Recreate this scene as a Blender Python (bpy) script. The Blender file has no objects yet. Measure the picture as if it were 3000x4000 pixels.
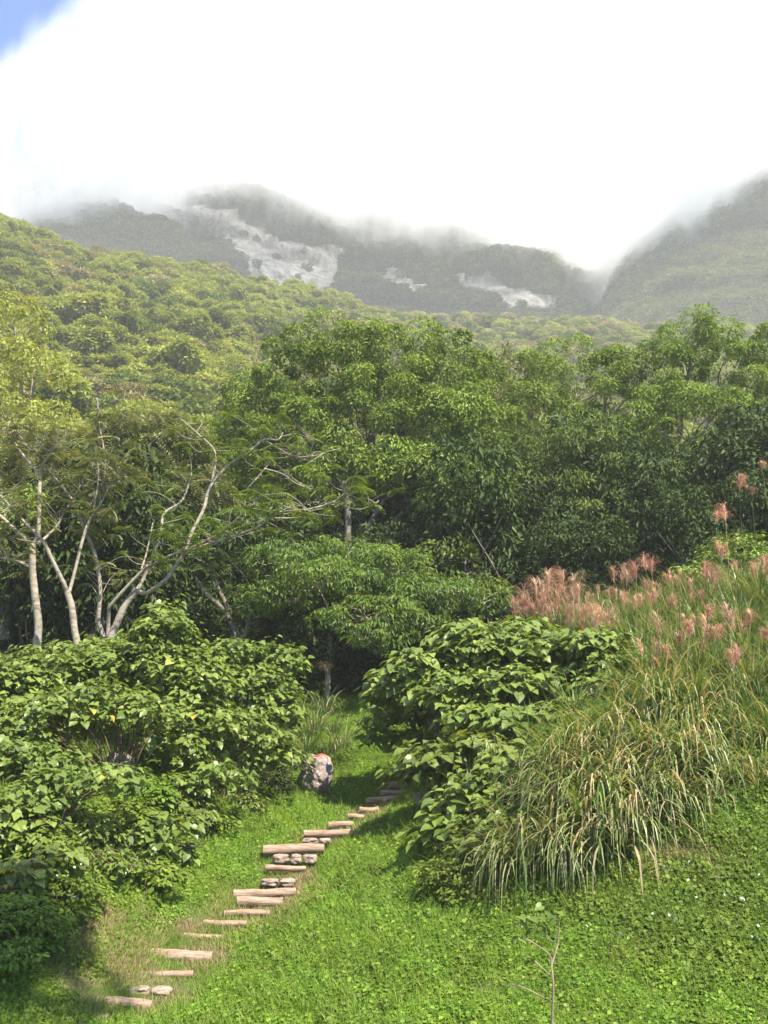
import bpy, math, random
import numpy as np
from mathutils import Vector, noise as mnoise

S = bpy.context.scene
R = math.radians
RNG = np.random.default_rng(7)

# ------------------------------------------------------------------ camera
PITCH = R(14.04)
cam_d = bpy.data.cameras.new('camera'); cam = bpy.data.objects.new('camera', cam_d)
S.collection.objects.link(cam)
cam.location = (0, 0, 0); cam.rotation_euler = (R(90) + PITCH, 0, 0)
cam_d.sensor_fit = 'VERTICAL'; cam_d.sensor_height = 24; cam_d.lens = 24.0
cam_d.clip_start = 0.1; cam_d.clip_end = 6000
S.camera = cam

# ------------------------------------------------------------------ sun, sky, exposure
SUN_AZ, SUN_EL = R(142), R(53)
sdir = Vector((math.sin(SUN_AZ) * math.cos(SUN_EL), math.cos(SUN_AZ) * math.cos(SUN_EL), math.sin(SUN_EL)))
sun_d = bpy.data.lights.new('sun', 'SUN'); sun = bpy.data.objects.new('sun', sun_d)
S.collection.objects.link(sun)
sun_d.energy = 5.0; sun_d.angle = R(0.6); sun_d.color = (1.0, 0.93, 0.80)
sun.rotation_euler = sdir.to_track_quat('Z', 'Y').to_euler()
S.view_settings.view_transform = 'Standard'; S.view_settings.look = 'None'
S.view_settings.exposure = 1.28; S.view_settings.gamma = 1.0
cy = S.cycles
cy.max_bounces = 10; cy.diffuse_bounces = 2; cy.glossy_bounces = 1; cy.transmission_bounces = 2
cy.transparent_max_bounces = 8; cy.volume_bounces = 8
cy.use_adaptive_sampling = True; cy.adaptive_threshold = 0.015
cy.use_denoising = True
cy.volume_step_rate = 1.0; cy.volume_max_steps = 128
cy.caustics_reflective = False; cy.caustics_refractive = False

def pix_dir(u, v):
    a, b = (u - 1500) / 4000.0, (2000 - v) / 4000.0
    cp, sp = math.cos(PITCH), math.sin(PITCH)
    return np.array([a, cp - b * sp, sp + b * cp])
def P(u, v, Y):
    d = pix_dir(u, v); return d * (Y / d[1])
def proj(p):
    p = np.atleast_2d(p); cp, sp = math.cos(PITCH), math.sin(PITCH)
    f = p[:, 1] * cp + p[:, 2] * sp; up = -p[:, 1] * sp + p[:, 2] * cp
    f = np.maximum(f, 1e-3)
    return 1500 + 4000 * p[:, 0] / f, 2000 - 4000 * up / f

def N(t, ty, **kw):
    n = t.nodes.new(ty)
    for k, v in kw.items():
        if k in n.inputs: n.inputs[k].default_value = v
        else: setattr(n, k, v)
    return n
def math_n(t, op, a, b=None, c=None, clamp=False):
    n = t.nodes.new('ShaderNodeMath'); n.operation = op; n.use_clamp = clamp
    for i, x in enumerate((a, b, c)):
        if x is None: continue
        if isinstance(x, (int, float)): n.inputs[i].default_value = x
        else: t.links.new(x, n.inputs[i])
    return n.outputs[0]
def ramp(t, fac, stops, interp='LINEAR'):
    n = t.nodes.new('ShaderNodeValToRGB'); n.color_ramp.interpolation = interp
    e = n.color_ramp.elements
    while len(e) < len(stops): e.new(0.5)
    for el, (p, c) in zip(e, stops):
        el.position = p; el.color = (c, c, c, 1) if isinstance(c, (int, float)) else (*c, 1)
    if fac is not None: t.links.new(fac, n.inputs[0])
    return n.outputs[0]
def mixc(t, fac, a, b, mode='MIX'):
    n = t.nodes.new('ShaderNodeMix'); n.data_type = 'RGBA'; n.blend_type = mode
    for s, x in ((n.inputs[0], fac), (n.inputs[6], a), (n.inputs[7], b)):
        if isinstance(x, (int, float)): s.default_value = x
        elif isinstance(x, tuple): s.default_value = (*x, 1)
        else: t.links.new(x, s)
    return n.outputs[2]

w = bpy.data.worlds.new('World'); S.world = w; w.use_nodes = True
t = w.node_tree; t.nodes.clear()
sky = N(t, 'ShaderNodeTexSky', sky_type='NISHITA', sun_disc=False, sun_elevation=SUN_EL, sun_rotation=SUN_AZ,
        air_density=1.0, dust_density=0.6, ozone_density=1.5)
tc = N(t, 'ShaderNodeTexCoord')
def near_dir(u, v, lo, hi):
    d = pix_dir(u, v); d = d / np.linalg.norm(d)
    n = t.nodes.new('ShaderNodeVectorMath'); n.operation = 'DOT_PRODUCT'
    t.links.new(tc.outputs['Generated'], n.inputs[0]); n.inputs[1].default_value = d
    return math_n(t, 'ARCCOSINE', n.outputs['Value'])
nz = N(t, 'ShaderNodeTexNoise', Scale=9.0, Detail=10.0, Roughness=0.60, Distortion=0.25)
t.links.new(tc.outputs['Generated'], nz.inputs['Vector'])
nz2 = N(t, 'ShaderNodeTexNoise', Scale=2.2, Detail=4.0, Roughness=0.5)
t.links.new(tc.outputs['Generated'], nz2.inputs['Vector'])
nj = math_n(t, 'MULTIPLY', math_n(t, 'SUBTRACT', nz.outputs['Fac'], 0.5), 0.34)
def hole(u, v, r, soft, k=1.0):
    a = math_n(t, 'MULTIPLY_ADD', nj, k, near_dir(u, v, 0, 0))
    n = t.nodes.new('ShaderNodeMapRange'); n.interpolation_type = 'SMOOTHSTEP'
    t.links.new(a, n.inputs[0]); n.inputs[1].default_value = r - soft; n.inputs[2].default_value = r + soft
    n.inputs[3].default_value = 1; n.inputs[4].default_value = 0
    return n.outputs[0]
h = math_n(t, 'MAXIMUM', hole(20, 60, 0.185, 0.060), hole(1420, -110, 0.052, 0.018, .3))
h = math_n(t, 'MAXIMUM', h, hole(1740, -120, 0.054, 0.018, .3))
# away from the bank of cloud ahead the sky is broken cloud
sep = N(t, 'ShaderNodeSeparateXYZ'); t.links.new(tc.outputs['Generated'], sep.inputs[0])
front = t.nodes.new('ShaderNodeMapRange'); t.links.new(sep.outputs['Y'], front.inputs[0])
front.inputs[1].default_value = 0.1; front.inputs[2].default_value = 0.5; front.inputs[3].default_value = 1; front.inputs[4].default_value = 0
broken = ramp(t, nz2.outputs['Fac'], [(0.42, 0), (0.55, 1)])
h = math_n(t, 'MAXIMUM', h, math_n(t, 'MULTIPLY', broken, front.outputs[0]))
skyb = mixc(t, 1.0, sky.outputs[0], (0.42, 0.82, 1.28), 'MULTIPLY')
cl = ramp(t, nz.outputs['Fac'], [(0.3, (4.1, 4.07, 4.0)), (0.55, (4.5, 4.4, 4.25))])
skyc = mixc(t, h, cl, skyb)
bg = N(t, 'ShaderNodeBackground', Strength=0.1); t.links.new(skyc, bg.inputs[0])
out = N(t, 'ShaderNodeOutputWorld'); t.links.new(bg.outputs[0], out.inputs[0])

# ------------------------------------------------------------------ object helpers
def link(o, parent=None):
    S.collection.objects.link(o)
    if parent is not None: o.parent = parent
    return o
def tag(o, label=None, cat=None, group=None, kind=None):
    if label: o['label'] = label
    if cat: o['category'] = cat
    if group: o['group'] = group
    if kind: o['kind'] = kind
    return o
def empty(name, loc):
    o = bpy.data.objects.new(name, None); o.location = loc; o.empty_display_size = 0.2
    return link(o)
def copy_tree(o, parent=None):
    c = o.copy(); link(c, parent)
    for ch in list(o.children): copy_tree(ch, c)
    return c

class Geo:
    """collects vertices, faces and one per-vertex random value"""
    def __init__(s): s.v = []; s.f = []; s.r = []; s.n = 0
    def add(s, v, f, r=None):
        v = np.asarray(v, float).reshape(-1, 3); f = np.asarray(f, int)
        s.v.append(v); s.f.append(f + s.n)
        s.r.append(np.full(len(v), 0.5) if r is None else np.asarray(r, float)); s.n += len(v)
    def mesh(s, name, mat, origin=(0, 0, 0), smooth=False, extra=None):
        V = np.concatenate(s.v) - np.asarray(origin); rr = np.concatenate(s.r)
        F = [np.asarray(f).reshape(-1, f.shape[-1]) for f in s.f]
        tot = np.concatenate([np.full(len(f), f.shape[1]) for f in F])
        loops = np.concatenate([f.ravel() for f in F])
        me = bpy.data.meshes.new(name)
        me.vertices.add(len(V)); me.vertices.foreach_set('co', V.ravel().astype(np.float32))
        me.loops.add(len(loops)); me.loops.foreach_set('vertex_index', loops.astype(np.int32))
        me.polygons.add(len(tot))
        me.polygons.foreach_set('loop_start', np.concatenate([[0], np.cumsum(tot)[:-1]]).astype(np.int32))
        me.polygons.foreach_set('loop_total', tot.astype(np.int32))
        me.polygons.foreach_set('use_smooth', np.full(len(tot), smooth))
        a = me.attributes.new('rnd', 'FLOAT', 'POINT'); a.data.foreach_set('value', rr.astype(np.float32))
        for k, val in (extra or {}).items():
            a = me.attributes.new(k, 'FLOAT', 'POINT'); a.data.foreach_set('value', np.asarray(val, np.float32))
        me.update(calc_edges=True); me.validate()
        for m in (mat if isinstance(mat, list) else [mat]): me.materials.append(m)
        return me
    def obj(s, name, mat, parent=None, smooth=False, extra=None):
        o = bpy.data.objects.new(name, s.mesh(name, mat, (0, 0, 0) if parent is None else parent.location, smooth, extra))
        return link(o, parent)

def unit(a): return a / np.maximum(np.linalg.norm(a, axis=-1, keepdims=True), 1e-9)

# leaf templates: x across (half width = .5), y along, z lift ; faces all quads
LANCE = (np.array([(0, 0, 0), (.5, .42, .05), (0, 1, -.12), (-.5, .42, .05)]), np.array([(0, 1, 2, 3)]))
OVAL = (np.array([(0, 0, 0), (.42, .22, .05), (.42, .7, .02), (0, 1, -.08), (-.42, .7, .02), (-.42, .22, .05)]),
        np.array([(0, 1, 2, 3), (0, 3, 4, 5)]))
HEART = (np.array([(0, 0, 0), (.30, -.13, .07), (.53, .14, .11), (0, .42, -.02), (.36, .58, .04), (0, 1.04, -.2),
                   (-.30, -.13, .07), (-.53, .14, .11), (-.36, .58, .04)]),
         np.array([(0, 1, 2, 3), (3, 2, 4, 5), (0, 3, 7, 6), (3, 5, 8, 7)]))
def frond_tpl(n=7):
    V = []; F = []
    for i in range(n):
        y = .12 + .80 * i / (n - 1); zc = -.35 * y * y
        L = .34 * math.sin(math.pi * (.22 + .68 * i / (n - 1))) + .06
        for sgn in (-1, 1):
            k = len(V)
            V += [(0, y, zc), (sgn * L * .5, y + .10, zc + .0), (sgn * L, y + .10, zc - .09), (sgn * L * .5, y - .01, zc - .03)]
            F.append((k, k + 1, k + 2, k + 3) if sgn > 0 else (k + 3, k + 2, k + 1, k))
    return np.array(V), np.array(F)
FROND = frond_tpl()

def leaves(g, tpl, pos, ydir, nrm, L, W, rnd):
    """N leaves from a template"""
    n = len(pos)
    if n == 0: return
    y = unit(ydir); z = unit(nrm - y * np.sum(nrm * y, 1, keepdims=True)); x = np.cross(y, z)
    T, F = tpl
    L = np.broadcast_to(L, n)[:, None, None]; W = np.broadcast_to(W, n)[:, None, None]
    V = pos[:, None] + x[:, None] * T[None, :, 0:1] * W + y[:, None] * T[None, :, 1:2] * L + z[:, None] * T[None, :, 2:3] * L
    FF = F[None] + (np.arange(n) * len(T))[:, None, None]
    g.add(V.reshape(-1, 3), FF.reshape(-1, F.shape[1]), np.repeat(rnd, len(T)))

def puff_leaves(g, tpl, cen, out, rad, n, L, asp, rng, droop=.5, flat=.8, up=.7, shell=.55, rr=(0, 1)):
    m = len(cen)
    cen = np.repeat(cen, n, 0); o = np.repeat(out, n, 0); r = np.repeat(np.broadcast_to(rad, m), n)
    d = unit(rng.normal(size=(m * n, 3)) + .75 * o)
    pos = cen + d * (r * (shell + (1.06 - shell) * rng.random(m * n)))[:, None] * np.array([1, 1, flat])
    nr = d * .85 + np.array([0, 0, up * .75]) + rng.normal(size=d.shape) * .27
    yd = d * np.array([1, 1, .3]) + rng.normal(size=d.shape) * .5 - np.array([0, 0, droop])
    pr = np.repeat(rng.random(m), n)
    rnd = rr[0] + (rr[1] - rr[0]) * (.45 * pr + .55 * rng.random(m * n))
    ln = L * (.65 + .7 * rng.random(m * n))
    leaves(g, tpl, pos, yd, nr, ln, ln * asp, rnd)

def smooth_path(pts, k=5):
    p = np.asarray(pts, float)
    if len(p) < 3: return np.array([p[0] + (p[-1] - p[0]) * s for s in np.linspace(0, 1, k + 1)])
    q = np.vstack([2 * p[0] - p[1], p, 2 * p[-1] - p[-2]]); o = []
    for i in range(1, len(q) - 2):
        for s in np.arange(k) / k:
            a, b, c, d = q[i - 1], q[i], q[i + 1], q[i + 2]
            o.append(.5 * (2 * b + (c - a) * s + (2 * a - 5 * b + 4 * c - d) * s * s + (3 * b - a - 3 * c + d) * s ** 3))
    o.append(p[-1]); return np.array(o)
def tube(g, path, r0, r1, sides=7, wob=.0, rng=RNG, power=1.0, cap=False):
    p = np.asarray(path, float); n = len(p)
    tg = unit(np.gradient(p, axis=0)); ref = np.array([.3, .9, .2]) if abs(tg[0][2]) > .7 else np.array([0, 0, 1.])
    a = unit(np.cross(tg, ref)); b = np.cross(tg, a)
    rr = r0 + (r1 - r0) * np.linspace(0, 1, n) ** power
    th = np.linspace(0, 2 * math.pi, sides, endpoint=False)
    k = 1 + wob * rng.normal(size=(n, sides))
    V = p[:, None] + (a[:, None] * np.cos(th)[None, :, None] + b[:, None] * np.sin(th)[None, :, None]) * (rr[:, None] * k)[:, :, None]
    i = np.arange(n - 1)[:, None] * sides; j = np.arange(sides)[None]; j2 = (j + 1) % sides
    F = np.stack([i + j, i + j2, i + sides + j2, i + sides + j], -1).reshape(-1, 4)
    g.add(V.reshape(-1, 3), F, np.full(n * sides, rng.random()))
    if cap:
        for e, c in ((0, p[0]), (n - 1, p[-1])):
            ring = V[e]; q = np.vstack([ring, c[None]])
            f = np.array([(s, (s + 1) % sides, sides) if e else ((s + 1) % sides, s, sides) for s in range(sides)])
            g.add(q, f, np.full(len(q), .5))

def blades(g, base, az, L, W, tilt, droop, rng, seg=6, rnd=None):
    """arching grass blades, each a tapered strip bent along its length"""
    n = len(base); az = np.asarray(az); L = np.broadcast_to(L, n); W = np.broadcast_to(W, n)
    ang = np.broadcast_to(tilt, n).astype(float).copy(); dr = np.broadcast_to(droop, n)
    h = np.stack([np.cos(az), np.sin(az), 0 * az], 1); side = np.stack([-np.sin(az), np.cos(az), 0 * az], 1)
    p = base.copy(); rows = []; kink = rng.random(n) * .5 + .3
    for s in range(seg + 1):
        f = s / seg
        wd = W * (.5 if s == 0 else 1.0) * (1 - f ** 2.2) * .5 + .0008
        dirn = h * np.sin(ang)[:, None] + np.array([0, 0, 1.]) * np.cos(ang)[:, None]
        nrm = np.cross(side, dirn)
        rows.append(np.stack([p + side * wd[:, None] + nrm * wd[:, None] * .5, p - side * wd[:, None] + nrm * wd[:, None] * .5], 1))
        p = p + dirn * (L / seg)[:, None]
        ang = ang + dr * (.35 + 1.5 * (f > kink) * (1 - f) + .5 * f) / seg * 1.6
        ang = np.minimum(ang, 3.0)
    V = np.stack(rows, 1).reshape(n, -1, 3)
    F = np.array([(2 * s, 2 * s + 1, 2 * s + 3, 2 * s + 2) for s in range(seg)])
    FF = F[None] + (np.arange(n) * (2 * seg + 2))[:, None, None]
    rnd = rng.random(n) if rnd is None else rnd
    g.add(V.reshape(-1, 3), FF.reshape(-1, 4), np.repeat(rnd, 2 * seg + 2))

# ------------------------------------------------------------------ materials
def new_mat(name):
    m = bpy.data.materials.new(name); m.use_nodes = True; m.node_tree.nodes.clear(); return m, m.node_tree
def leaf_mat(name, stops, transl=.35, rough=.5, spec=.35, objvar=.25, tl=(1.25, 1.2, .55)):
    m, t = new_mat(name)
    a = N(t, 'ShaderNodeAttribute', attribute_name='rnd')
    c = ramp(t, a.outputs['Fac'], stops)
    oi = N(t, 'ShaderNodeObjectInfo')
    v = N(t, 'ShaderNodeMapRange'); t.links.new(oi.outputs['Random'], v.inputs[0]); v.inputs[3].default_value = 1 - objvar; v.inputs[4].default_value = 1 + objvar
    hs = N(t, 'ShaderNodeHueSaturation'); t.links.new(c, hs.inputs['Color']); t.links.new(v.outputs[0], hs.inputs['Value'])
    hv = N(t, 'ShaderNodeMapRange'); t.links.new(math_n(t, 'FRACT', math_n(t, 'MULTIPLY', oi.outputs['Random'], 7.3)), hv.inputs[0])
    hv.inputs[3].default_value = .5 - .05 * objvar; hv.inputs[4].default_value = .5 + .05 * objvar; t.links.new(hv.outputs[0], hs.inputs['Hue'])
    p = N(t, 'ShaderNodeBsdfPrincipled', Roughness=rough); p.inputs['Specular IOR Level'].default_value = spec
    t.links.new(hs.outputs[0], p.inputs['Base Color'])
    tr = N(t, 'ShaderNodeBsdfTranslucent'); t.links.new(mixc(t, 1.0, hs.outputs[0], tl, 'MULTIPLY'), tr.inputs[0])
    mx = N(t, 'ShaderNodeMixShader', Fac=transl); t.links.new(p.outputs[0], mx.inputs[1]); t.links.new(tr.outputs[0], mx.inputs[2])
    o = N(t, 'ShaderNodeOutputMaterial'); t.links.new(mx.outputs[0], o.inputs[0]); return m
def noise_mat(name, stops, scale=6, detail=6, rough=.85, bump=.3, bscale=None, stretch=(1, 1, 1), dist=.02):
    m, t = new_mat(name)
    tc = N(t, 'ShaderNodeTexCoord'); mp = N(t, 'ShaderNodeMapping', Scale=stretch); t.links.new(tc.outputs['Object'], mp.inputs[0])
    n1 = N(t, 'ShaderNodeTexNoise', Scale=scale, Detail=detail, Roughness=.65); t.links.new(mp.outputs[0], n1.inputs['Vector'])
    p = N(t, 'ShaderNodeBsdfPrincipled', Roughness=rough); t.links.new(ramp(t, n1.outputs['Fac'], stops), p.inputs['Base Color'])
    n2 = N(t, 'ShaderNodeTexNoise', Scale=bscale or scale * 3, Detail=5.0, Roughness=.6); t.links.new(mp.outputs[0], n2.inputs['Vector'])
    b = N(t, 'ShaderNodeBump', Strength=bump, Distance=dist); t.links.new(n2.outputs['Fac'], b.inputs['Height']); t.links.new(b.outputs[0], p.inputs['Normal'])
    o = N(t, 'ShaderNodeOutputMaterial'); t.links.new(p.outputs[0], o.inputs[0]); return m

M = {}
M['soil'] = noise_mat('soil', [(.3, (.05, .038, .02)), (.5, (.085, .075, .03)), (.6, (.08, .10, .025)), (.75, (.17, .125, .07))], 3.0, 8, .95, .6, 14)
M['lawn'] = leaf_mat('lawn_leaf', [(0, (.09, .155, .016)), (.5, (.155, .272, .025)), (.9, (.235, .35, .045)), (1, (.42, .33, .17))], .4, .55, .2, .28)
M['dry'] = leaf_mat('dry_grass', [(0, (.20, .17, .07)), (.5, (.36, .27, .14)), (1, (.50, .36, .22))], .25, .7, .2, .15, (1.1, 1, .8))
M['weed'] = leaf_mat('weed_leaf', [(0, (.07, .12, .014)), (.6, (.14, .215, .026)), (1, (.23, .30, .05))], .35, .5, .22, .2)
M['heart'] = leaf_mat('broad_leaf', [(0, (.07, .11, .02)), (.5, (.15, .21, .036)), (.91, (.235, .30, .06)), (.955, (.30, .34, .07)), (1, (.50, .36, .08))], .33, .42, .45, .12)
M['tree'] = leaf_mat('tree_leaf', [(0, (.05, .08, .010)), (.45, (.160, .232, .028)), (1, (.30, .38, .07))], .2, .55, .15, .1)
M['dark'] = leaf_mat('dark_leaf', [(0, (.04, .062, .009)), (.5, (.10, .143, .018)), (1, (.19, .235, .036))], .18, .55, .2, .1)
M['under'] = leaf_mat('shaded_understorey_leaf', [(0, (.022, .038, .007)), (.6, (.042, .07, .012)), (1, (.09, .125, .025))], .15, .55, .2, .2)  # colour darkened to deepen the shade under the trees
M['olive'] = leaf_mat('olive_leaf', [(0, (.09, .11, .03)), (.6, (.17, .19, .055)), (1, (.30, .30, .13))], .3, .5, .35, .1)
M['bright'] = leaf_mat('bright_leaf', [(0, (.075, .135, .018)), (.5, (.13, .215, .028)), (1, (.27, .35, .05))], .4, .45, .4, .1)
M['hill_bright'] = leaf_mat('hill_bright_leaf', [(0, (.17, .205, .03)), (.5, (.28, .315, .06)), (1, (.41, .43, .12))], .35, .6, .2, .15)
M['hill_green'] = leaf_mat('hill_green_leaf', [(0, (.08, .12, .018)), (.5, (.14, .19, .03)), (1, (.22, .27, .055))], .3, .6, .2, .15)
M['hill_brown'] = leaf_mat('hill_brown_leaf', [(0, (.20, .18, .075)), (.5, (.30, .27, .12)), (1, (.40, .36, .18))], .25, .7, .2, .15)
M['far'] = leaf_mat('mountain_leaf', [(0, (.05, .062, .023)), (.5, (.125, .152, .048)), (1, (.20, .23, .08))], .2, .7, .1, .3)  # dark tone stands in for cloud shade on the mountain slopes
M['far_lit'] = leaf_mat('mountain_pale_lit_leaf', [(0, (.09, .11, .03)), (.5, (.15, .165, .05)), (1, (.22, .225, .085))], .25, .7, .1, .3)  # lit copy of the mountain leaf, sunlight put into its colour
M['blade'] = leaf_mat('grass_blade', [(0, (.08, .14, .035)), (.35, (.155, .22, .045)), (.55, (.26, .31, .095)), (.7, (.40, .37, .18)), (.93, (.45, .35, .21)), (1, (.50, .34, .21))], .3, .42, .45, .1)
M['blade_green'] = leaf_mat('green_blade', [(0, (.07, .13, .03)), (.5, (.13, .20, .045)), (.75, (.22, .28, .085)), (.86, (.38, .36, .18)), (1, (.48, .38, .23))], .3, .42, .45, .1)
M['plume'] = leaf_mat('plume_hair', [(0, (.40, .24, .15)), (.5, (.60, .385, .265)), (1, (.72, .54, .40))], .35, .7, .2, .2, (1.1, .95, .85))
M['plume_red'] = leaf_mat('red_plume_hair', [(0, (.40, .19, .13)), (.5, (.60, .345, .25)), (1, (.72, .52, .41))], .35, .7, .2, .2, (1.1, .9, .8))
M['petal'] = leaf_mat('petal', [(0, (.75, .75, .72)), (1, (.82, .82, .8))], .3, .6, .2, 0, (1, 1, 1))
M['pale_bark'] = noise_mat('pale_bark', [(.28, (.10, .07, .05)), (.43, (.25, .205, .15)), (.6, (.37, .32, .245)), (.8, (.46, .41, .33))], 5.0, 8, .85, .5, 22, (1, 1, 2.2))
M['bark'] = noise_mat('bark', [(.3, (.06, .05, .035)), (.5, (.15, .125, .09)), (.7, (.27, .24, .18))], 6.0, 7, .9, .7, 25, (1.6, 1.6, .5))
M['stem'] = noise_mat('shrub_stem', [(.3, (.09, .055, .03)), (.7, (.20, .13, .075))], 9.0, 4, .85, .3)
M['twig'] = noise_mat('pale_twig', [(.3, (.20, .15, .10)), (.7, (.36, .28, .20))], 9.0, 4, .85, .3)
M['timber'] = noise_mat('step_timber', [(.28, (.09, .055, .035)), (.42, (.24, .15, .10)), (.58, (.38, .265, .19)), (.78, (.47, .365, .28))], 3.0, 9, .85, .6, 18, (.8, 9, 9), .012)
M['stone'] = noise_mat('step_stone', [(.3, (.16, .11, .085)), (.5, (.29, .215, .165)), (.75, (.42, .34, .275))], 7.0, 8, .9, .8, 18)
M['grey_rock'] = noise_mat('grey_rock', [(.3, (.16, .13, .12)), (.5, (.27, .235, .22)), (.75, (.40, .36, .34))], 3.5, 8, .9, .9, 12)

# ------------------------------------------------------------------ ground sheet
GC = [(470,3960,16.8),(675,3770,18.6),(950,3590,20.2),(1030,3530,21),(1150,3355,22.8),(1285,3290,23.6),(1440,3190,25.2),(1560,3100,27.3),
      (1600,3050,28.5),(1480,2900,32),(1400,2760,36),(1350,2620,42),
      (100,3990,15.8),(0,3800,16.5),(300,3650,18.2),(600,3500,20.2),(850,3330,22.5),(1050,3150,26),(1230,3080,29),(400,3400,19.6),(0,3450,18.2),
      (0,3100,21),(500,3150,22.8),(900,3100,26),(-300,3300,19),(-300,3800,16),(300,2850,28),(0,2700,32),(700,2750,33),(1000,2800,33),
      (1000,3960,16),(1500,3980,15.2),(2200,3980,14.8),(3000,3980,14.5),(3400,3900,14.5),(1300,3600,18.8),(1600,3400,20.4),(1500,3250,23),(1700,3200,22.8),
      (2000,3700,16.6),(2500,3600,16.6),(3000,3600,16.2),(3400,3500,16),(1750,3500,18.8),(2300,3550,17.1),(1900,3250,19.8),(2300,3200,18.9),
      (2700,3300,17.8),(3000,3200,17.8),(2000,2950,21.7),(2500,2850,20.7),(3000,2850,20),(2000,2680,28),(2500,2500,27.5),(3000,2420,26),
      (3400,2500,23),(2000,2520,32),(2600,2380,32),(3000,2270,31),(1700,2640,36)]
W_ = [P(*c) for c in GC]
for x, y, z in [(0,10,-4.3),(-6,10,-4.0),(6,10,-4.3),(0,5,-3.1),(0,0,-1.7),(0,-10,-1.7),(12,0,-1.7),(-12,0,-1.7),(25,10,-2),(-25,10,-2),
                (-20,45,6.5),(0,45,5.7),(20,45,8.2),(-35,60,12),(0,60,10.5),(35,60,14),(-40,80,21),(0,80,17),(40,80,19),(-70,80,24),(70,80,24),
                (-30,30,3.5),(30,30,7),(-60,40,6),(60,40,10),(-60,0,-1),(60,0,-1),(0,-40,-2),(0,100,22),(-60,100,30),(60,100,26)]:
    W_.append(np.array([x, y, z]))
W_ = np.array(W_)
def _u(r2): return .5 * r2 * np.log(r2 + 1e-9)
_n = len(W_); _K = _u(((W_[:, None, :2] - W_[None, :, :2]) ** 2).sum(-1)) + np.eye(_n) * 1.2
_Q = np.hstack([np.ones((_n, 1)), W_[:, :2]])
_sol = np.linalg.solve(np.block([[_K, _Q], [_Q.T, np.zeros((3, 3))]]), np.concatenate([W_[:, 2], np.zeros(3)]))
def gz(x, y):
    x = np.asarray(x, float); y = np.asarray(y, float); sh = x.shape
    q = np.stack([x.ravel(), y.ravel()], 1); o = np.empty(len(q))
    for i in range(0, len(q), 20000):
        b = q[i:i + 20000]; r2 = ((b[:, None] - W_[None, :, :2]) ** 2).sum(-1)
        o[i:i + 20000] = _u(r2) @ _sol[:_n] + _sol[_n] + b @ _sol[_n + 1:]
    return o.reshape(sh)
def G(x, y, dz=0): return np.array([x, y, float(gz(x, y)) + dz])
def grid_faces(nx, ny):
    i = np.arange(ny - 1)[:, None] * nx; j = np.arange(nx - 1)[None]
    return np.stack([i + j, i + j + 1, i + nx + j + 1, i + nx + j], -1).reshape(-1, 4)

gx = np.concatenate([np.linspace(-95, -14, 28)[:-1], np.linspace(-14, 14, 141), np.linspace(14, 95, 28)[1:]])
gy = np.concatenate([np.linspace(-45, 8, 20)[:-1], np.linspace(8, 40, 161), np.linspace(40, 100, 40)[1:]])
X, Y = np.meshgrid(gx, gy); Z = gz(X, Y) + (.05 * np.exp(-((Y - 18) / 12) ** 2)) * np.sin(X * 2.1 + 1.3 * np.sin(Y * 1.7)) * np.sin(Y * 2.6 + X)
g = Geo(); g.add(np.stack([X, Y, Z], -1).reshape(-1, 3), grid_faces(len(gx), len(gy)))
tag(g.obj('ground', M['soil'], smooth=True), kind='structure')

def fbm(x, y, s, oct=4, seed=0.0):
    o = np.zeros(len(x))
    for k in range(len(x)):
        o[k] = mnoise.fractal(Vector((x[k] / s, y[k] / s, seed)), 1.0, 2.0, oct)
    return o

# ------------------------------------------------------------------ scattered stuff (only what nobody could count)
def scatter(name, pts, rot, scl, protos, kind='stuff', rng=RNG):
    me = bpy.data.meshes.new(name); n = len(pts)
    me.vertices.add(n); me.vertices.foreach_set('co', np.asarray(pts, np.float32).ravel())
    a = me.attributes.new('rot', 'FLOAT_VECTOR', 'POINT'); a.data.foreach_set('vector', np.asarray(rot, np.float32).ravel())
    a = me.attributes.new('scl', 'FLOAT', 'POINT'); a.data.foreach_set('value', np.asarray(scl, np.float32))
    a = me.attributes.new('idx', 'INT', 'POINT'); a.data.foreach_set('value', rng.integers(0, len(protos), n).astype(np.int32))
    o = link(bpy.data.objects.new(name, me))
    ng = bpy.data.node_groups.new(name, 'GeometryNodeTree')
    ng.interface.new_socket('Geometry', in_out='INPUT', socket_type='NodeSocketGeometry')
    ng.interface.new_socket('Geometry', in_out='OUTPUT', socket_type='NodeSocketGeometry')
    gi = ng.nodes.new('NodeGroupInput'); go = ng.nodes.new('NodeGroupOutput')
    iop = ng.nodes.new('GeometryNodeInstanceOnPoints'); jg = ng.nodes.new('GeometryNodeJoinGeometry')
    for p in protos:
        oi = ng.nodes.new('GeometryNodeObjectInfo'); oi.inputs['Object'].default_value = p; oi.inputs['As Instance'].default_value = True
        ng.links.new(oi.outputs['Geometry'], jg.inputs[0])
    def at(nm, ty):
        a = ng.nodes.new('GeometryNodeInputNamedAttribute'); a.data_type = ty; a.inputs[0].default_value = nm; return a.outputs[0]
    ng.links.new(gi.outputs[0], iop.inputs['Points']); ng.links.new(jg.outputs[0], iop.inputs['Instance'])
    iop.inputs['Pick Instance'].default_value = True
    ng.links.new(at('idx', 'INT'), iop.inputs['Instance Index'])
    ng.links.new(at('rot', 'FLOAT_VECTOR'), iop.inputs['Rotation']); ng.links.new(at('scl', 'FLOAT'), iop.inputs['Scale'])
    ng.links.new(iop.outputs[0], go.inputs[0])
    md = o.modifiers.new(name, 'NODES'); md.node_group = ng
    return tag(o, kind=kind)

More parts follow.
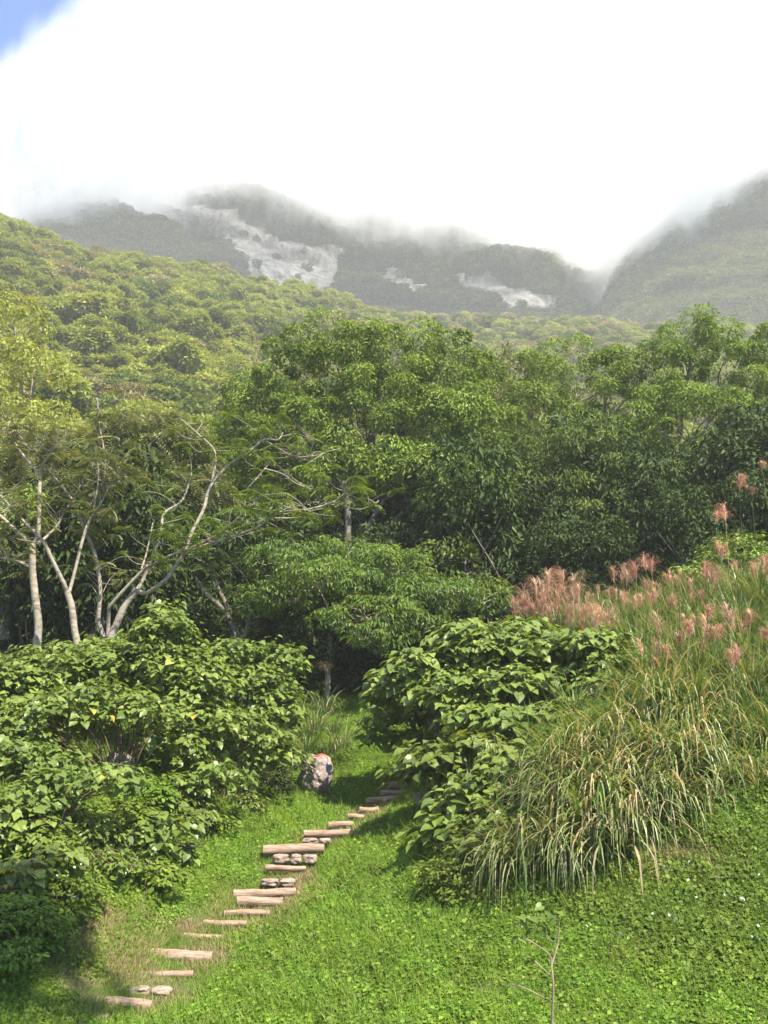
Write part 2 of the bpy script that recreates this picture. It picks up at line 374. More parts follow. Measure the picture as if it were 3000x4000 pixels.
def patch(seed, mat, nl, nb, size, L, hmax, tpl=OVAL, bl=.14):
    r = np.random.default_rng(seed); g = Geo()
    q = r.random((nl, 2)); rad = size * np.sqrt(q[:, 0]); th = 6.283 * q[:, 1]
    hh = hmax * (.55 + .45 * np.sin(3.1 * rad / size * np.cos(th) + seed) * np.cos(2.3 * rad / size * np.sin(th))) * (1.05 - .6 * (rad / size) ** 2)
    pos = np.stack([rad * np.cos(th), rad * np.sin(th), hh * (.35 + .65 * r.random(nl))], 1)
    az = r.random(nl) * 6.283
    yd = np.stack([np.cos(az), np.sin(az), r.normal(size=nl) * .35], 1)
    nr = np.array([0, 0, 1.]) + r.normal(size=(nl, 3)) * .45
    ln = L * (.4 + 1.1 * r.random(nl) ** 1.5)
    leaves(g, tpl, pos, yd, nr, ln, ln * .75, r.random(nl))
    if nb:
        q = r.random((nb, 2)); rad = size * np.sqrt(q[:, 0]); th = 6.283 * q[:, 1]
        b = np.stack([rad * np.cos(th), rad * np.sin(th), 0 * rad], 1)
        blades(g, b, r.random(nb) * 6.283, bl * (.5 + r.random(nb)), .007, r.random(nb) * .5, .9, r, 3, .3 + .65 * r.random(nb))
    return bpy.data.objects.new('patch', g.mesh('patch', mat))
lawn_p = [patch(i, M['lawn'], 620, 45, .42, .047, .10) for i in range(4)]
weed_p = [patch(10 + i, M['weed'], 480, 20, .46, .062, .20, OVAL, .3) for i in range(4)]
dry_p = [patch(20 + i, M['dry'], 60, 420, .42, .05, .03, LANCE, .10) for i in range(3)]
bare_p = [patch(30 + i, M['lawn'], 330, 150, .46, .036, .03) for i in range(2)]

LOGS = [  # left u, right u, v of the middle, thickness in px, tilt, is stone
    (340,425,3992,26,0,'s'),(357,579,3938,40,3,'l'),(420,665,3884,26,2,'s'),(492,738,3821,26,0,'l'),(545,810,3750,42,2,'l'),(680,863,3672,24,4,'l'),
    (805,955,3621,24,4,'l'),(887,1046,3580,20,0,'l'),(936,1095,3535,32,0,'l'),(926,1143,3501,32,-3,'l'),(1022,1157,3458,26,0,'s'),
    (1046,1186,3403,18,0,'l'),(1066,1239,3366,34,0,'s'),(1042,1254,3328,33,-2,'l'),(1181,1292,3295,20,0,'s'),(1196,1370,3265,26,-3,'l'),
    (1288,1374,3231,22,-2,'l'),(1365,1418,3200,16,0,'l'),(1408,1476,3173,20,-2,'l'),(1437,1543,3133,22,-4,'l'),(1490,1600,3108,22,-4,'l'),
    (1524,1612,3075,28,-3,'l'),(1585,1640,3045,18,-3,'l')]
_lv = np.array([3045,3077,3133,3190,3265,3328,3502,3750,3936,3995.]); _lY = np.array([28.3,27.3,26,25,23.6,22.7,21,18.7,17,16.5])
LP = []
for a, b, v, th, tl, k in LOGS:
    Yl = float(np.interp(v, _lv, _lY)); LP.append((P((a + b) / 2, v, Yl), (b - a) * Yl / 4000, th * Yl / 4000, tl, k))
LC = np.array([l[0] for l in LP]); LW = np.array([l[1] for l in LP])

r = np.random.default_rng(3)
px, py = [q.ravel() for q in np.meshgrid(np.arange(-14, 20, .225), np.arange(11.5, 38, .225))]; n = len(px)
px = px + r.uniform(-.13, .13, n); py = py + r.uniform(-.13, .13, n); pz = gz(px, py)
u_, v_ = proj(np.stack([px, py, pz], 1))
keep = (u_ > -600) & (u_ < 4600)
dlog = np.min(np.where((np.abs(px[:, None] - LC[None, :, 0]) < LW[None] * .5 + .28), np.abs(py[:, None] - (LC[None, :, 1] - .05)), 9), 1)
near_log = dlog < .40
def inpoly(u, v, poly):
    p = np.asarray(poly, float); c = np.zeros(len(u), bool); j = len(p) - 1
    for i in range(len(p)):
        cond = ((p[i, 1] > v) != (p[j, 1] > v)) & (u < (p[j, 0] - p[i, 0]) * (v - p[i, 1]) / (p[j, 1] - p[i, 1] + 1e-9) + p[i, 0]); c ^= cond; j = i
    return c
dry_area = inpoly(u_, v_, [(330,3500),(560,3530),(470,3610),(340,3700),(250,3790),(130,3800),(190,3680),(270,3570)]) | inpoly(u_, v_, [(2560,3330),(2700,3300),(2900,3330),(2800,3420),(2600,3430)])
weed_area = inpoly(u_, v_, [(2050,3560),(2400,3600),(2900,3830),(4700,3800),(4700,2100),(2300,2100),(1850,2500),(1600,2700),(1650,3150),(1720,3480)]) | \
            inpoly(u_, v_, [(-600,3690),(130,3740),(330,3480),(640,3420),(830,3250),(1050,3090),(1000,2500),(-600,2500)])
lane = near_log
cls = np.where(near_log, 3, np.where(dry_area, np.where(r.random(n) < .75, 2, 0), np.where(weed_area, np.where(r.random(n) < .75, 1, 0), np.where(r.random(n) < .035, 1, np.where(r.random(n) < .003, 2, 0)))))
cls = np.where(near_log & (dlog < .06), -1, cls); cls = np.where((cls == 3) & (r.random(n) < .2), 2, cls)
e = .05
nx_ = -(gz(px + e, py) - pz) / e; ny_ = -(gz(px, py + e) - pz) / e
rot = np.stack([-ny_ * 0 + np.arctan2(-ny_, 1) , np.arctan2(nx_, 1), 0 * px], 1)
scl = r.uniform(.75, 1.25, n)
for k, nm, pr in ((0, 'grass', lawn_p), (1, 'ground_cover', weed_p), (2, 'dry_grass', dry_p), (3, 'short_grass', bare_p)):
    q = keep & (cls == k)
    scatter(nm, np.stack([px, py, pz - .01], 1)[q], rot[q], scl[q] * (1 if k != 3 else .8), pr)

# ------------------------------------------------------------------ log and stone steps
r = np.random.default_rng(11)
ords = ['lowest', 'second from the bottom', 'third from the bottom', 'fourth from the bottom', 'fifth from the bottom', 'sixth from the bottom', 'seventh from the bottom',
        'eighth from the bottom', 'ninth from the bottom', 'tenth from the bottom', 'eleventh from the bottom', 'twelfth from the bottom', 'at mid height of the flight',
        'just above mid height of the flight', 'ninth from the top', 'eighth from the top', 'seventh from the top', 'sixth from the top', 'fifth from the top',
        'fourth from the top', 'third from the top', 'second from the top', 'topmost']
for i, (c, wd, th, tl, k) in enumerate(LP):
    c = c.copy(); c[2] += .055; g = Geo()
    if k == 'l':
        L = wd * 1.06; rad = max(th * .56, .062)
        ts = np.linspace(-.5, .5, 13)
        path = np.stack([ts * L, .015 * np.sin(ts * 5 + i), .012 * np.sin(ts * 4 + 2 * i) + np.tan(R(tl)) * ts * L * -.5], 1)
        tube(g, path, rad * r.uniform(.95, 1.05), rad * r.uniform(.85, 1.0), 14, .035, r, 1.0, True)
        big = 'thick' if th > .14 else ('thin' if th < .11 else 'weathered')
        o = empty('log_step', c); o.rotation_euler.z = R(r.uniform(-4, 4))
        me = g.mesh('log', M['timber'], (0, 0, 0), True); link(bpy.data.objects.new('log', me), o)
        tag(o, f'{big} brown log step across the grassy path, {ords[i]}', 'step', 'log and stone steps up the path')
    else:
        o = empty('stone_step', c)
        nst = 3 if wd > .8 else 2
        edges = np.sort(np.concatenate([[-.5, .5], (np.arange(1, nst) / nst - .5) + r.uniform(-.06, .06, nst - 1)])) * wd
        for a, b in zip(edges[:-1], edges[1:]):
            import bmesh
            bm = bmesh.new(); bmesh.ops.create_icosphere(bm, subdivisions=3, radius=1)
            cx = (a + b) / 2; sx = (b - a) / 2 * .97; sz = max(th * .55, .06); sy = .16
            for vv in bm.verts:
                q = vv.co.copy(); f = .88 + .22 * mnoise.noise(q * 1.7 + Vector((i * 3.1, cx * 5, 0)))
                m_ = (abs(q.x) ** 5 + abs(q.y) ** 5 + abs(q.z) ** 5) ** .2
                q = q / m_ * f; vv.co = Vector((cx + q.x * sx, q.y * sy, q.z * sz - (.02 if r.random() < 0 else 0)))
            me = bpy.data.meshes.new('stone'); bm.to_mesh(me); bm.free(); me.materials.append(M['stone'])
            link(bpy.data.objects.new('stone', me), o)
        tag(o, f'row of flat pinkish stones set as a step, {ords[i]}', 'step', 'log and stone steps up the path')

# ------------------------------------------------------------------ hill and mountains
def col_surface(us, rows, Yf, vf, amp, sc, seed):
    """a slope built column by column: depth and height of every row, then roughened"""
    V = []
    for tt in rows:
        for u in us: V.append(P(u, vf(u, tt), Yf(u, tt)))
    V = np.array(V)
    nzv = fbm(V[:, 0], V[:, 2] + V[:, 1], sc, 5, seed)
    V[:, 1] += nzv * amp; V[:, 2] += nzv * amp * .2
    return V
def interp_pts(pts):
    p = np.array(pts, float); return lambda u: np.interp(u, p[:, 0], p[:, 1])

hill_crest = interp_pts([(-1200,760),(-300,800),(0,880),(120,930),(215,1000),(330,1015),(520,1040),(720,1066),(900,1085),(1012,1139),(1150,1150),(1374,1202),(1480,1245),(1700,1262),(2000,1270),(2300,1275),(2600,1295),(3000,1305),(4200,1280)])
hill_Y = interp_pts([(-1200,240),(0,250),(720,280),(1374,340),(1700,390),(3000,400),(4200,380)])
def hv(u, tt):
    c = float(hill_crest(u)); base = 2210
    if tt <= 1: return base + (c - base) * (1 - (1 - tt) ** 1.25)
    return c + (tt - 1) * 420
def hY(u, tt):
    c = float(hill_Y(u))
    if tt <= 1: return 64 + (c - 64) * tt ** 1.35
    return c + (tt - 1) * 300
us = np.linspace(-1200, 4200, 109); rows = np.concatenate([np.linspace(0, 1, 61), [1.08, 1.2, 1.4]])
HV = col_surface(us, rows, hY, hv, 5.0, 30, 3.3)
g = Geo(); g.add(HV, grid_faces(len(us), len(rows)))
M['hill_soil'] = noise_mat('hill_soil', [(.3, (.05, .065, .018)), (.55, (.10, .115, .035)), (.75, (.20, .17, .085))], .12, 8, .95, .6, .5, dist=.5)
tag(g.obj('hill', M['hill_soil'], smooth=True), kind='structure')

def crown_proto(seed, mat, rad, nl, L, tpl=LANCE, puffs=9, flat=.75, asp=.6):
    r = np.random.default_rng(seed); g = Geo()
    d = unit(r.normal(size=(puffs, 3)) + [0, 0, .5])
    cen = d * rad * .62 * np.array([1, 1, flat]) + [0, 0, rad * .75]
    puff_leaves(g, tpl, cen, d, rad * r.uniform(.32, .55, puffs), nl // puffs, L, asp, r, .25, .8, .8)
    return g
def tree_proto(seed, cmat, rad, ht, nl, L, bark='bark', **k):
    o = bpy.data.objects.new('tree', None)
    g = crown_proto(seed, cmat, rad, nl, L, **k); V = Geo()
    c = bpy.data.objects.new('crown', g.mesh('crown', M[cmat])); c.location = (0, 0, ht - rad * 1.2); c.parent = o
    r = np.random.default_rng(seed + 50)
    tube(V, smooth_path([(0, 0, -.5), (r.normal() * .15, r.normal() * .15, ht * .4), (0, 0, ht - rad * .6)]), rad * .09, rad * .03, 6)
    for k_ in range(4):
        a = r.random() * 6.28; tube(V, smooth_path([(0, 0, ht * .45), (rad * .3 * math.cos(a), rad * .3 * math.sin(a), ht * .65), (rad * .6 * math.cos(a), rad * .6 * math.sin(a), ht * .9)], 3), rad * .045, rad * .012, 5)
    s = bpy.data.objects.new('trunk', V.mesh('trunk', M[bark], smooth=True)); s.parent = o
    return o
kinds = {'hill_bright': [tree_proto(100 + i, 'hill_bright', 2.3, 4.3, 3000, .40) for i in range(3)],
         'hill_green': [tree_proto(110 + i, 'hill_green', 2.5, 4.8, 3000, .40) for i in range(3)],
         'hill_brown': [tree_proto(120 + i, 'hill_brown', 2.0, 3.6, 900, .45, 'twig', asp=.35) for i in range(2)]}
HL = {'hill_bright': 'rounded yellow-green tree among others on the sunlit hillside', 'hill_green': 'darker green tree among paler ones on the sunlit hillside',
      'hill_brown': 'brownish half bare tree on the sunlit hillside'}
HG = {'hill_bright': 'yellow-green trees on the hillside', 'hill_green': 'dark green trees on the hillside', 'hill_brown': 'brownish trees on the hillside'}
r = np.random.default_rng(21)
nc = len(us)
HG3 = HV.reshape(len(rows), nc, 3)
def hill_pts(n, t0, t1, u0, u1, pw=1.0):
    o = []; tt = t0 + (t1 - t0) * r.random(n) ** pw; uu = r.uniform(u0, u1, n)
    fi = np.interp(tt, rows, np.arange(len(rows))); fj = np.interp(uu, us, np.arange(nc))
    i = np.minimum(fi.astype(int), len(rows) - 2); j = np.minimum(fj.astype(int), nc - 2); a = (fi - i)[:, None]; b = (fj - j)[:, None]
    return (HG3[i, j] * (1 - a) * (1 - b) + HG3[i + 1, j] * a * (1 - b) + HG3[i, j + 1] * (1 - a) * b + HG3[i + 1, j + 1] * a * b), tt, uu
# individual trees, the nearer part of the slope
hp, tt, uu = hill_pts(900, .30, .78, -150, 1900, 1.0)
kn = fbm(hp[:, 0], hp[:, 1], 25, 3, 9.0)
placed = []
used = {}
for p_, k_ in zip(hp, kn):
    if len(placed) >= 270: break
    if placed and np.min(np.linalg.norm(np.array(placed) - p_, axis=1)) < 4.2: continue
    placed.append(p_)
    q = k_ * .6 + r.normal() * .3
    key = 'hill_bright' if q > -.12 else ('hill_green' if q > -.42 else 'hill_brown')
    pr = kinds[key][r.integers(len(kinds[key]))]
    o = pr.copy(); o.name = 'hillside_tree'; link(o); o.location = p_; o.rotation_euler.z = r.random() * 6.28
    s_ = min(1.9, r.lognormal(-.05, .35)); o.scale = (s_ * r.uniform(.9, 1.2), s_ * r.uniform(.9, 1.2), s_)
    for ch in pr.children: link(ch.copy(), o)
    tag(o, HL[key], 'tree', HG[key])
# the scrub between them and the far part of the slope
def flat_protos(mat, seeds, rad, nl, L, **k):
    return [bpy.data.objects.new('clump', crown_proto(s, mat, rad, nl, L, **k).mesh('clump', M[mat])) for s in seeds]
hp, tt, uu = hill_pts(9000, .2, 1.1, -500, 3500)
kn = fbm(hp[:, 0], hp[:, 1], 22, 4, 4.0) + r.normal(size=len(hp)) * .22
side = np.interp(uu, [1100, 1700], [0, .35])
kb = kn - side * .5
zr = np.zeros(len(hp))
for nm, q, mats in (('hillside_scrub', kb > -.12, 'hill_bright'), ('hillside_woods', (kb <= -.12) & (kb > -.4), 'hill_green'), ('dry_scrub', kb <= -.4, 'hill_brown')):
    pr = flat_protos(mats, range(200, 203), 2.2, 1700, .36)
    m = q.sum()
    scatter(nm, hp[q] - [0, 0, .6], np.stack([zr[q], zr[q], r.random(m) * 6.28], 1), np.clip(r.lognormal(-.25, .55, m), 0.25, 1.7), pr)

# mountains -------------------------------------------------------------
def rock_field(V, polys, soft=14):
    u, v = proj(V); m = np.zeros(len(V))
    ju = u + 10 * np.sin(v * .045 + u * .013) + 7 * np.sin(v * .11); jv = v + 8 * np.sin(u * .05) + 5 * np.sin(u * .13 + v * .04)
    for pl in polys:
        c_ = np.mean(pl, 0); pl = [tuple(c_ + (np.array(q) - c_) * 1.12) for q in pl]
        m = np.maximum(m, inpoly(ju, jv, pl).astype(float))
    return m
def mountain_mat():
    m, t = new_mat('mountain_ground')
    a = N(t, 'ShaderNodeAttribute', attribute_name='rock'); tc = N(t, 'ShaderNodeTexCoord')
    mp = N(t, 'ShaderNodeMapping', Scale=(1, 1, .55)); t.links.new(tc.outputs['Object'], mp.inputs[0])
    n1 = N(t, 'ShaderNodeTexNoise', Scale=.045, Detail=9.0, Roughness=.7); t.links.new(mp.outputs[0], n1.inputs['Vector'])
    n2 = N(t, 'ShaderNodeTexNoise', Scale=.13, Detail=8.0, Roughness=.75); t.links.new(mp.outputs[0], n2.inputs['Vector'])
    rock = ramp(t, n2.outputs['Fac'], [(.33, (.10, .095, .085)), (.43, (.27, .255, .235)), (.55, (.42, .40, .375)), (.7, (.66, .63, .60))])
    veg = ramp(t, n1.outputs['Fac'], [(.35, (.075, .095, .034)), (.65, (.13, .152, .056))])
    f = math_n(t, 'ADD', a.outputs['Fac'], math_n(t, 'MULTIPLY', math_n(t, 'SUBTRACT', n1.outputs['Fac'], .5), 1.5))
    c = mixc(t, ramp(t, f, [(.48, 0), (.62, 1)]), veg, rock)
    p = N(t, 'ShaderNodeBsdfPrincipled', Roughness=.95); t.links.new(c, p.inputs['Base Color'])
    b = N(t, 'ShaderNodeBump', Strength=.9, Distance=7.0); t.links.new(n2.outputs['Fac'], b.inputs['Height']); t.links.new(b.outputs[0], p.inputs['Normal'])
    o = N(t, 'ShaderNodeOutputMaterial'); t.links.new(p.outputs[0], o.inputs[0]); return m
M['mount'] = mountain_mat()
far_p = [flat_protos(m_, range(300, 303), 1.0, 260, .42) for m_ in ('far', 'far_lit')]
def scaled_surface(name, us, rows, Yf, vf, amp, sc, seed, polys, nforest, size, litfn, fname):
    V = col_surface(us, rows, Yf, vf, amp, sc, seed)
    rk = rock_field(V, polys)
    g = Geo(); g.add(V, grid_faces(len(us), len(rows)))
    tag(g.obj(name, M['mount'], smooth=True, extra={'rock': rk}), kind='structure')
    nc = len(us); V3 = V.reshape(len(rows), nc, 3); R3 = rk.reshape(len(rows), nc)
    i = r.integers(0, len(rows) - 1, nforest); j = r.integers(0, nc - 1, nforest); a = r.random((nforest, 1)); b = r.random((nforest, 1))
    p_ = V3[i, j] * (1 - a) * (1 - b) + V3[i + 1, j] * a * (1 - b) + V3[i, j + 1] * (1 - a) * b + V3[i + 1, j + 1] * a * b
    u, v = proj(p_)
    ok = (u > -150) & (u < 3150) & (r.random(nforest) > R3[i, j] * .996)
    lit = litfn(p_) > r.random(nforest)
    for k_, nm, pr in ((False, fname, far_p[0]), (True, 'pale_' + fname, far_p[1])):  # second set carries the sunlit leaf colour
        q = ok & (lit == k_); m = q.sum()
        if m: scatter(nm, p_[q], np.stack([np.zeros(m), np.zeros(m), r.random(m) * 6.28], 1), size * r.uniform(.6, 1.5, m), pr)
def c1(p): return [(x * .9042, 500 + y * .9042) for x, y in p]
def c2(p): return [(1500 + x * .9042, 500 + y * .9042) for x, y in p]
cliffs = [c1([(620,290),(720,280),(710,335),(860,350),(1000,370),(1080,420),(1180,470),(1250,500),(1480,510),(1410,570),(1420,640),(1340,720),(1150,700),(1050,640),(1000,540),(920,480),(830,430),(720,370)]),
          c2([(0,600),(90,630),(180,690),(140,740),(60,710),(-40,660)]), c2([(280,645),(440,640),(540,690),(680,720),(740,770),(710,800),(540,800),(430,730),(350,720),(345,790),(325,700)]),
          c2([(920,690),(1000,685),(985,720),(960,770),(940,740)]), c1([(-50,320),(180,310),(330,330),(200,345),(0,345)]), c2([(170,505),(220,515),(190,530)])]
ridge = interp_pts([(-900,900),(-100,880),(0,800),(110,715),(250,690),(600,700),(1000,765),(1400,835),(1800,910),(2200,1000),(2400,1040),(2700,960),(3900,900)])
scaled_surface('mountain', np.linspace(-500, 3500, 161), np.linspace(0, 1, 81),
               lambda u, t_: 640 + 210 * t_ + 60 * math.sin(u * .0045 + 1) * t_ * (1 - t_) * 2, lambda u, t_: 1500 + (float(ridge(u)) - 1500) * t_, 42, 110, 1.7,
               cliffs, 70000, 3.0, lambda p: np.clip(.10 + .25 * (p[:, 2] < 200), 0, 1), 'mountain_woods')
spur = interp_pts([(-900,760),(0,750),(150,690),(300,700),(450,765),(560,825),(660,835),(750,900),(840,950),(905,1015),(985,1097),(1050,1130),(1200,1260),(1500,1500)])
scaled_surface('mountain_spur', np.linspace(-500, 1480, 91), np.linspace(0, 1, 51),
               lambda u, t_: 540 + 205 * t_ ** 2, lambda u, t_: 1600 + (float(spur(u)) + 40 - 1600) * t_, 14, 55, 5.1,
               [c1([(-50,320),(200,312),(330,330),(200,345),(-50,345)])], 36000, 2.7, lambda p: np.full(len(p), .16), 'spur_woods')
rr_ = interp_pts([(2200,1420),(2368,1200),(2404,1088),(2458,1006),(2522,916),(2600,840),(2640,800),(2766,752),(2860,728),(3000,672),(3300,560),(3900,480)])
scaled_surface('side_mountain', np.linspace(2210, 3800, 81), np.linspace(0, 1, 61),
               lambda u, t_: 560 + 205 * t_ ** 2 - 45 * max(0, min(1, (u - 2350) / 500)) * math.sin(t_ * 3.14), lambda u, t_: 1500 + (float(rr_(u)) - 1500) * t_, 20, 60, 8.4,
               [], 36000, 3.4, lambda p: np.clip((p[:, 0] - 125) / 50, .05, .85) * (p[:, 2] < 330), 'side_woods')  # lit leaves increase to the right, painting sun onto this slope

# ------------------------------------------------------------------ cloud bank on the ridges
cb = [(-700,840),(-100,850),(0,815),(150,755),(300,730),(500,725),(640,740),(800,790),(950,830),(1000,850),(1150,885),(1300,875),(1450,900),(1600,930),(1700,965),(1800,950),(1900,990),
      (2000,1015),(2150,1015),(2200,1060),(2330,1115),(2420,1075),(2500,960),(2580,880),(2680,850),(2740,800),(2800,725),(2900,690),(3000,640),(3200,560),(3700,480)]
CBW = np.array([P(u, v + float(np.interp(u, [0, 300, 600, 800, 1100, 2000, 2150, 2600, 2760, 2850], [75, 95, 65, -15, -10, -5, 55, 80, 60, 5])), float(np.interp(u, [-100, 1000, 2150, 2700, 2850], [605, 800, 800, 645, 670]))) for u, v in cb])
xs = np.linspace(CBW[0, 0], CBW[-1, 0], 90)
zb = np.interp(xs, CBW[:, 0], CBW[:, 2]) - 88
ztop = zb + 215
g = Geo(); nx = len(xs); y0, y1 = 556, 860
ring = []
for yy, zz in ((y0, zb), (y0, ztop), (y1, ztop + 60), (y1, zb)):
    ring.append(np.stack([xs * (1.0 if yy < 600 else 1.25), np.full(nx, float(yy)), zz], 1))
V = np.concatenate(ring)
F = []
for a in range(4):
    b = (a + 1) % 4
    for i in range(nx - 1): F.append((a * nx + i, a * nx + i + 1, b * nx + i + 1, b * nx + i))
F += [(0, nx, 2 * nx, 3 * nx), (nx - 1, 4 * nx - 1, 3 * nx - 1, 2 * nx - 1)]
g.add(V, np.array(F))
m, t = new_mat('cloud')
tc = N(t, 'ShaderNodeTexCoord'); sp = N(t, 'ShaderNodeSeparateXYZ'); t.links.new(tc.outputs['Object'], sp.inputs[0])
x0, x1, z0, z1 = xs[0], xs[-1], 150.0, 550.0
fx = N(t, 'ShaderNodeMapRange'); t.links.new(sp.outputs['X'], fx.inputs[0]); fx.inputs[1].default_value = x0; fx.inputs[2].default_value = x1
fc = N(t, 'ShaderNodeFloatCurve'); t.links.new(fx.outputs[0], fc.inputs['Value'])
cu = fc.mapping.curves[0]
pts = [((p_[0] - x0) / (x1 - x0), (p_[2] - z0) / (z1 - z0)) for p_ in CBW]
cu.points[0].location = pts[0]; cu.points[1].location = pts[-1]
for p_ in pts[1:-1]: cu.points.new(*p_)
for p_ in cu.points: p_.handle_type = 'VECTOR'
fc.mapping.update()
base = math_n(t, 'MULTIPLY_ADD', fc.outputs[0], z1 - z0, z0)
mp = N(t, 'ShaderNodeMapping', Scale=(1, 1, .45)); t.links.new(tc.outputs['Object'], mp.inputs[0])
n1 = N(t, 'ShaderNodeTexNoise', Scale=.036, Detail=7.0, Roughness=.68); t.links.new(mp.outputs[0], n1.inputs['Vector'])
hgt = math_n(t, 'SUBTRACT', sp.outputs['Z'], base)
q = math_n(t, 'ADD', hgt, math_n(t, 'MULTIPLY', math_n(t, 'SUBTRACT', n1.outputs['Fac'], .5), 150))
dn = N(t, 'ShaderNodeMapRange'); dn.interpolation_type = 'SMOOTHERSTEP'; t.links.new(q, dn.inputs[0])
dn.inputs[1].default_value = -16; dn.inputs[2].default_value = 46; dn.inputs[3].default_value = 0; dn.inputs[4].default_value = .036
up_ = N(t, 'ShaderNodeMapRange'); up_.interpolation_type = 'SMOOTHERSTEP'; t.links.new(math_n(t, 'ADD', hgt, math_n(t, 'MULTIPLY', math_n(t, 'SUBTRACT', n1.outputs['Fac'], .5), 70)), up_.inputs[0])
up_.inputs[1].default_value = 42; up_.inputs[2].default_value = 80; up_.inputs[3].default_value = 1; up_.inputs[4].default_value = 0
vs = N(t, 'ShaderNodeVolumeScatter', Anisotropy=0.0); vs.inputs['Color'].default_value = (1, 1, 1, 1); t.links.new(math_n(t, 'MULTIPLY', dn.outputs[0], up_.outputs[0]), vs.inputs['Density'])
o = N(t, 'ShaderNodeOutputMaterial'); t.links.new(vs.outputs[0], o.inputs['Volume'])
co = g.obj('cloud_bank', m); tag(co, 'long white cloud bank lying along the mountain ridges', 'cloud', kind='stuff')

# ------------------------------------------------------------------ haze between here and the mountains
g = Geo(); hx, hy0, hy1, hz0, hz1 = 420, -60, 520, -8, 330
g.add([(-hx, hy0, hz0), (hx, hy0, hz0), (hx, hy1, hz0), (-hx, hy1, hz0), (-hx, hy0, hz1), (hx, hy0, hz1), (hx, hy1, hz1), (-hx, hy1, hz1)],
      [(0, 3, 2, 1), (4, 5, 6, 7), (0, 1, 5, 4), (1, 2, 6, 5), (2, 3, 7, 6), (3, 0, 4, 7)])
m, t = new_mat('haze'); pv = N(t, 'ShaderNodeVolumePrincipled', Density=.00046); pv.inputs['Color'].default_value = (.96, .97, 1, 1)
o = N(t, 'ShaderNodeOutputMaterial'); t.links.new(pv.outputs[0], o.inputs['Volume'])
tag(g.obj('haze', m), kind='stuff')

# ------------------------------------------------------------------ trees
def ell_puffs(lobes, spacing, rng, under=-.35):
    C = []; O = []
    for c, rd in lobes:
        rd = np.asarray(rd, float); area = 4 * math.pi * ((rd[0] * rd[1]) ** 1.6 / 3 + (rd[0] * rd[2]) ** 1.6 / 3 + (rd[1] * rd[2]) ** 1.6 / 3) ** (1 / 1.6)
        n = max(6, int(area / (spacing * spacing)))
        i = np.arange(n) + .5; ph = np.arccos(1 - 2 * i / n); th = math.pi * (1 + 5 ** .5) * i
        d = np.stack([np.cos(th) * np.sin(ph), np.sin(th) * np.sin(ph), np.cos(ph)], 1) + rng.normal(size=(n, 3)) * .12
        d = unit(d); d = d[(d[:, 2] > under) | (rng.random(n) < .25)]
        C.append(c + d * rd * rng.uniform(.62, 1.08, (len(d), 1))); O.append(d)
    C = np.concatenate(C); O = np.concatenate(O)
    keep = np.ones(len(C), bool)
    for c, rd in lobes: keep &= (np.sum(((C - c) / np.asarray(rd)) ** 2, 1) > .42)
    return C[keep], O[keep]
def make_tree(name, label, group, base, lobes, leaf, bark, seed, nleaf=150, L=.26, spacing=1.3, pr=.85, asp=.42, tpl=LANCE, r0=.22, droop=.6, fork=None, trunkpts=None, cat='tree', under=-.35, flat=.75, sub=5):
    rng = np.random.default_rng(seed); base = np.asarray(base, float); o = empty(name, base)
    C, O = ell_puffs(lobes, spacing, rng, under)
    g = Geo(); rad = pr * rng.uniform(.5, 1.3, len(C))
    puff_leaves(g, tpl, C, O, rad, nleaf, L, asp, rng, droop, flat, .7, .55 if tpl is FROND else .74)
    b = Geo()
    cm = np.mean([l[0] for l in lobes], 0)
    fork = base + (cm - base) * .42 if fork is None else np.asarray(fork)
    tp = [base - [0, 0, .6], base + (fork - base) * .5 + rng.normal(size=3) * [.15, .15, 0], fork] if trunkpts is None else [base - [0, 0, .6]] + list(trunkpts) + [fork]
    tube(b, smooth_path(tp, 6), r0, r0 * .72, 9, .04, rng)
    for c, rd in lobes:
        mid = fork + (c - fork) * .5 + rng.normal(size=3) * .25 + [0, 0, .2 * rd[2]]
        low = c - [0, 0, rd[2] * .35]
        tube(b, smooth_path([fork, mid, low], 6), r0 * .5, r0 * .24, 7, .03, rng)
        dd = np.linalg.norm((C - c) / np.asarray(rd), axis=1)
        for k in np.argsort(dd)[:int(sub + len(C) // max(1, len(lobes)) * .35)]:
            st = low + (mid - low) * rng.random() * .6
            tube(b, smooth_path([st, (st + C[k]) / 2 + rng.normal(size=3) * .22, C[k]], 4), r0 * .17, .015, 5, 0, rng)
    b.obj('trunk', M[bark], o, True); g.obj('crown', M[leaf], o)
    return tag(o, label, cat, group)
def lob(*ls):
    """(u, v, half width px, half height px, depth, half depth m)"""
    return [(P(u, v, Y), (ru * Y / 4000, ry, rv * Y / 4000)) for u, v, ru, rv, Y, ry in ls]
def gp(u, Y, dz=0):
    x = P(u, 2400, Y)[0]; return G(x, Y, dz)

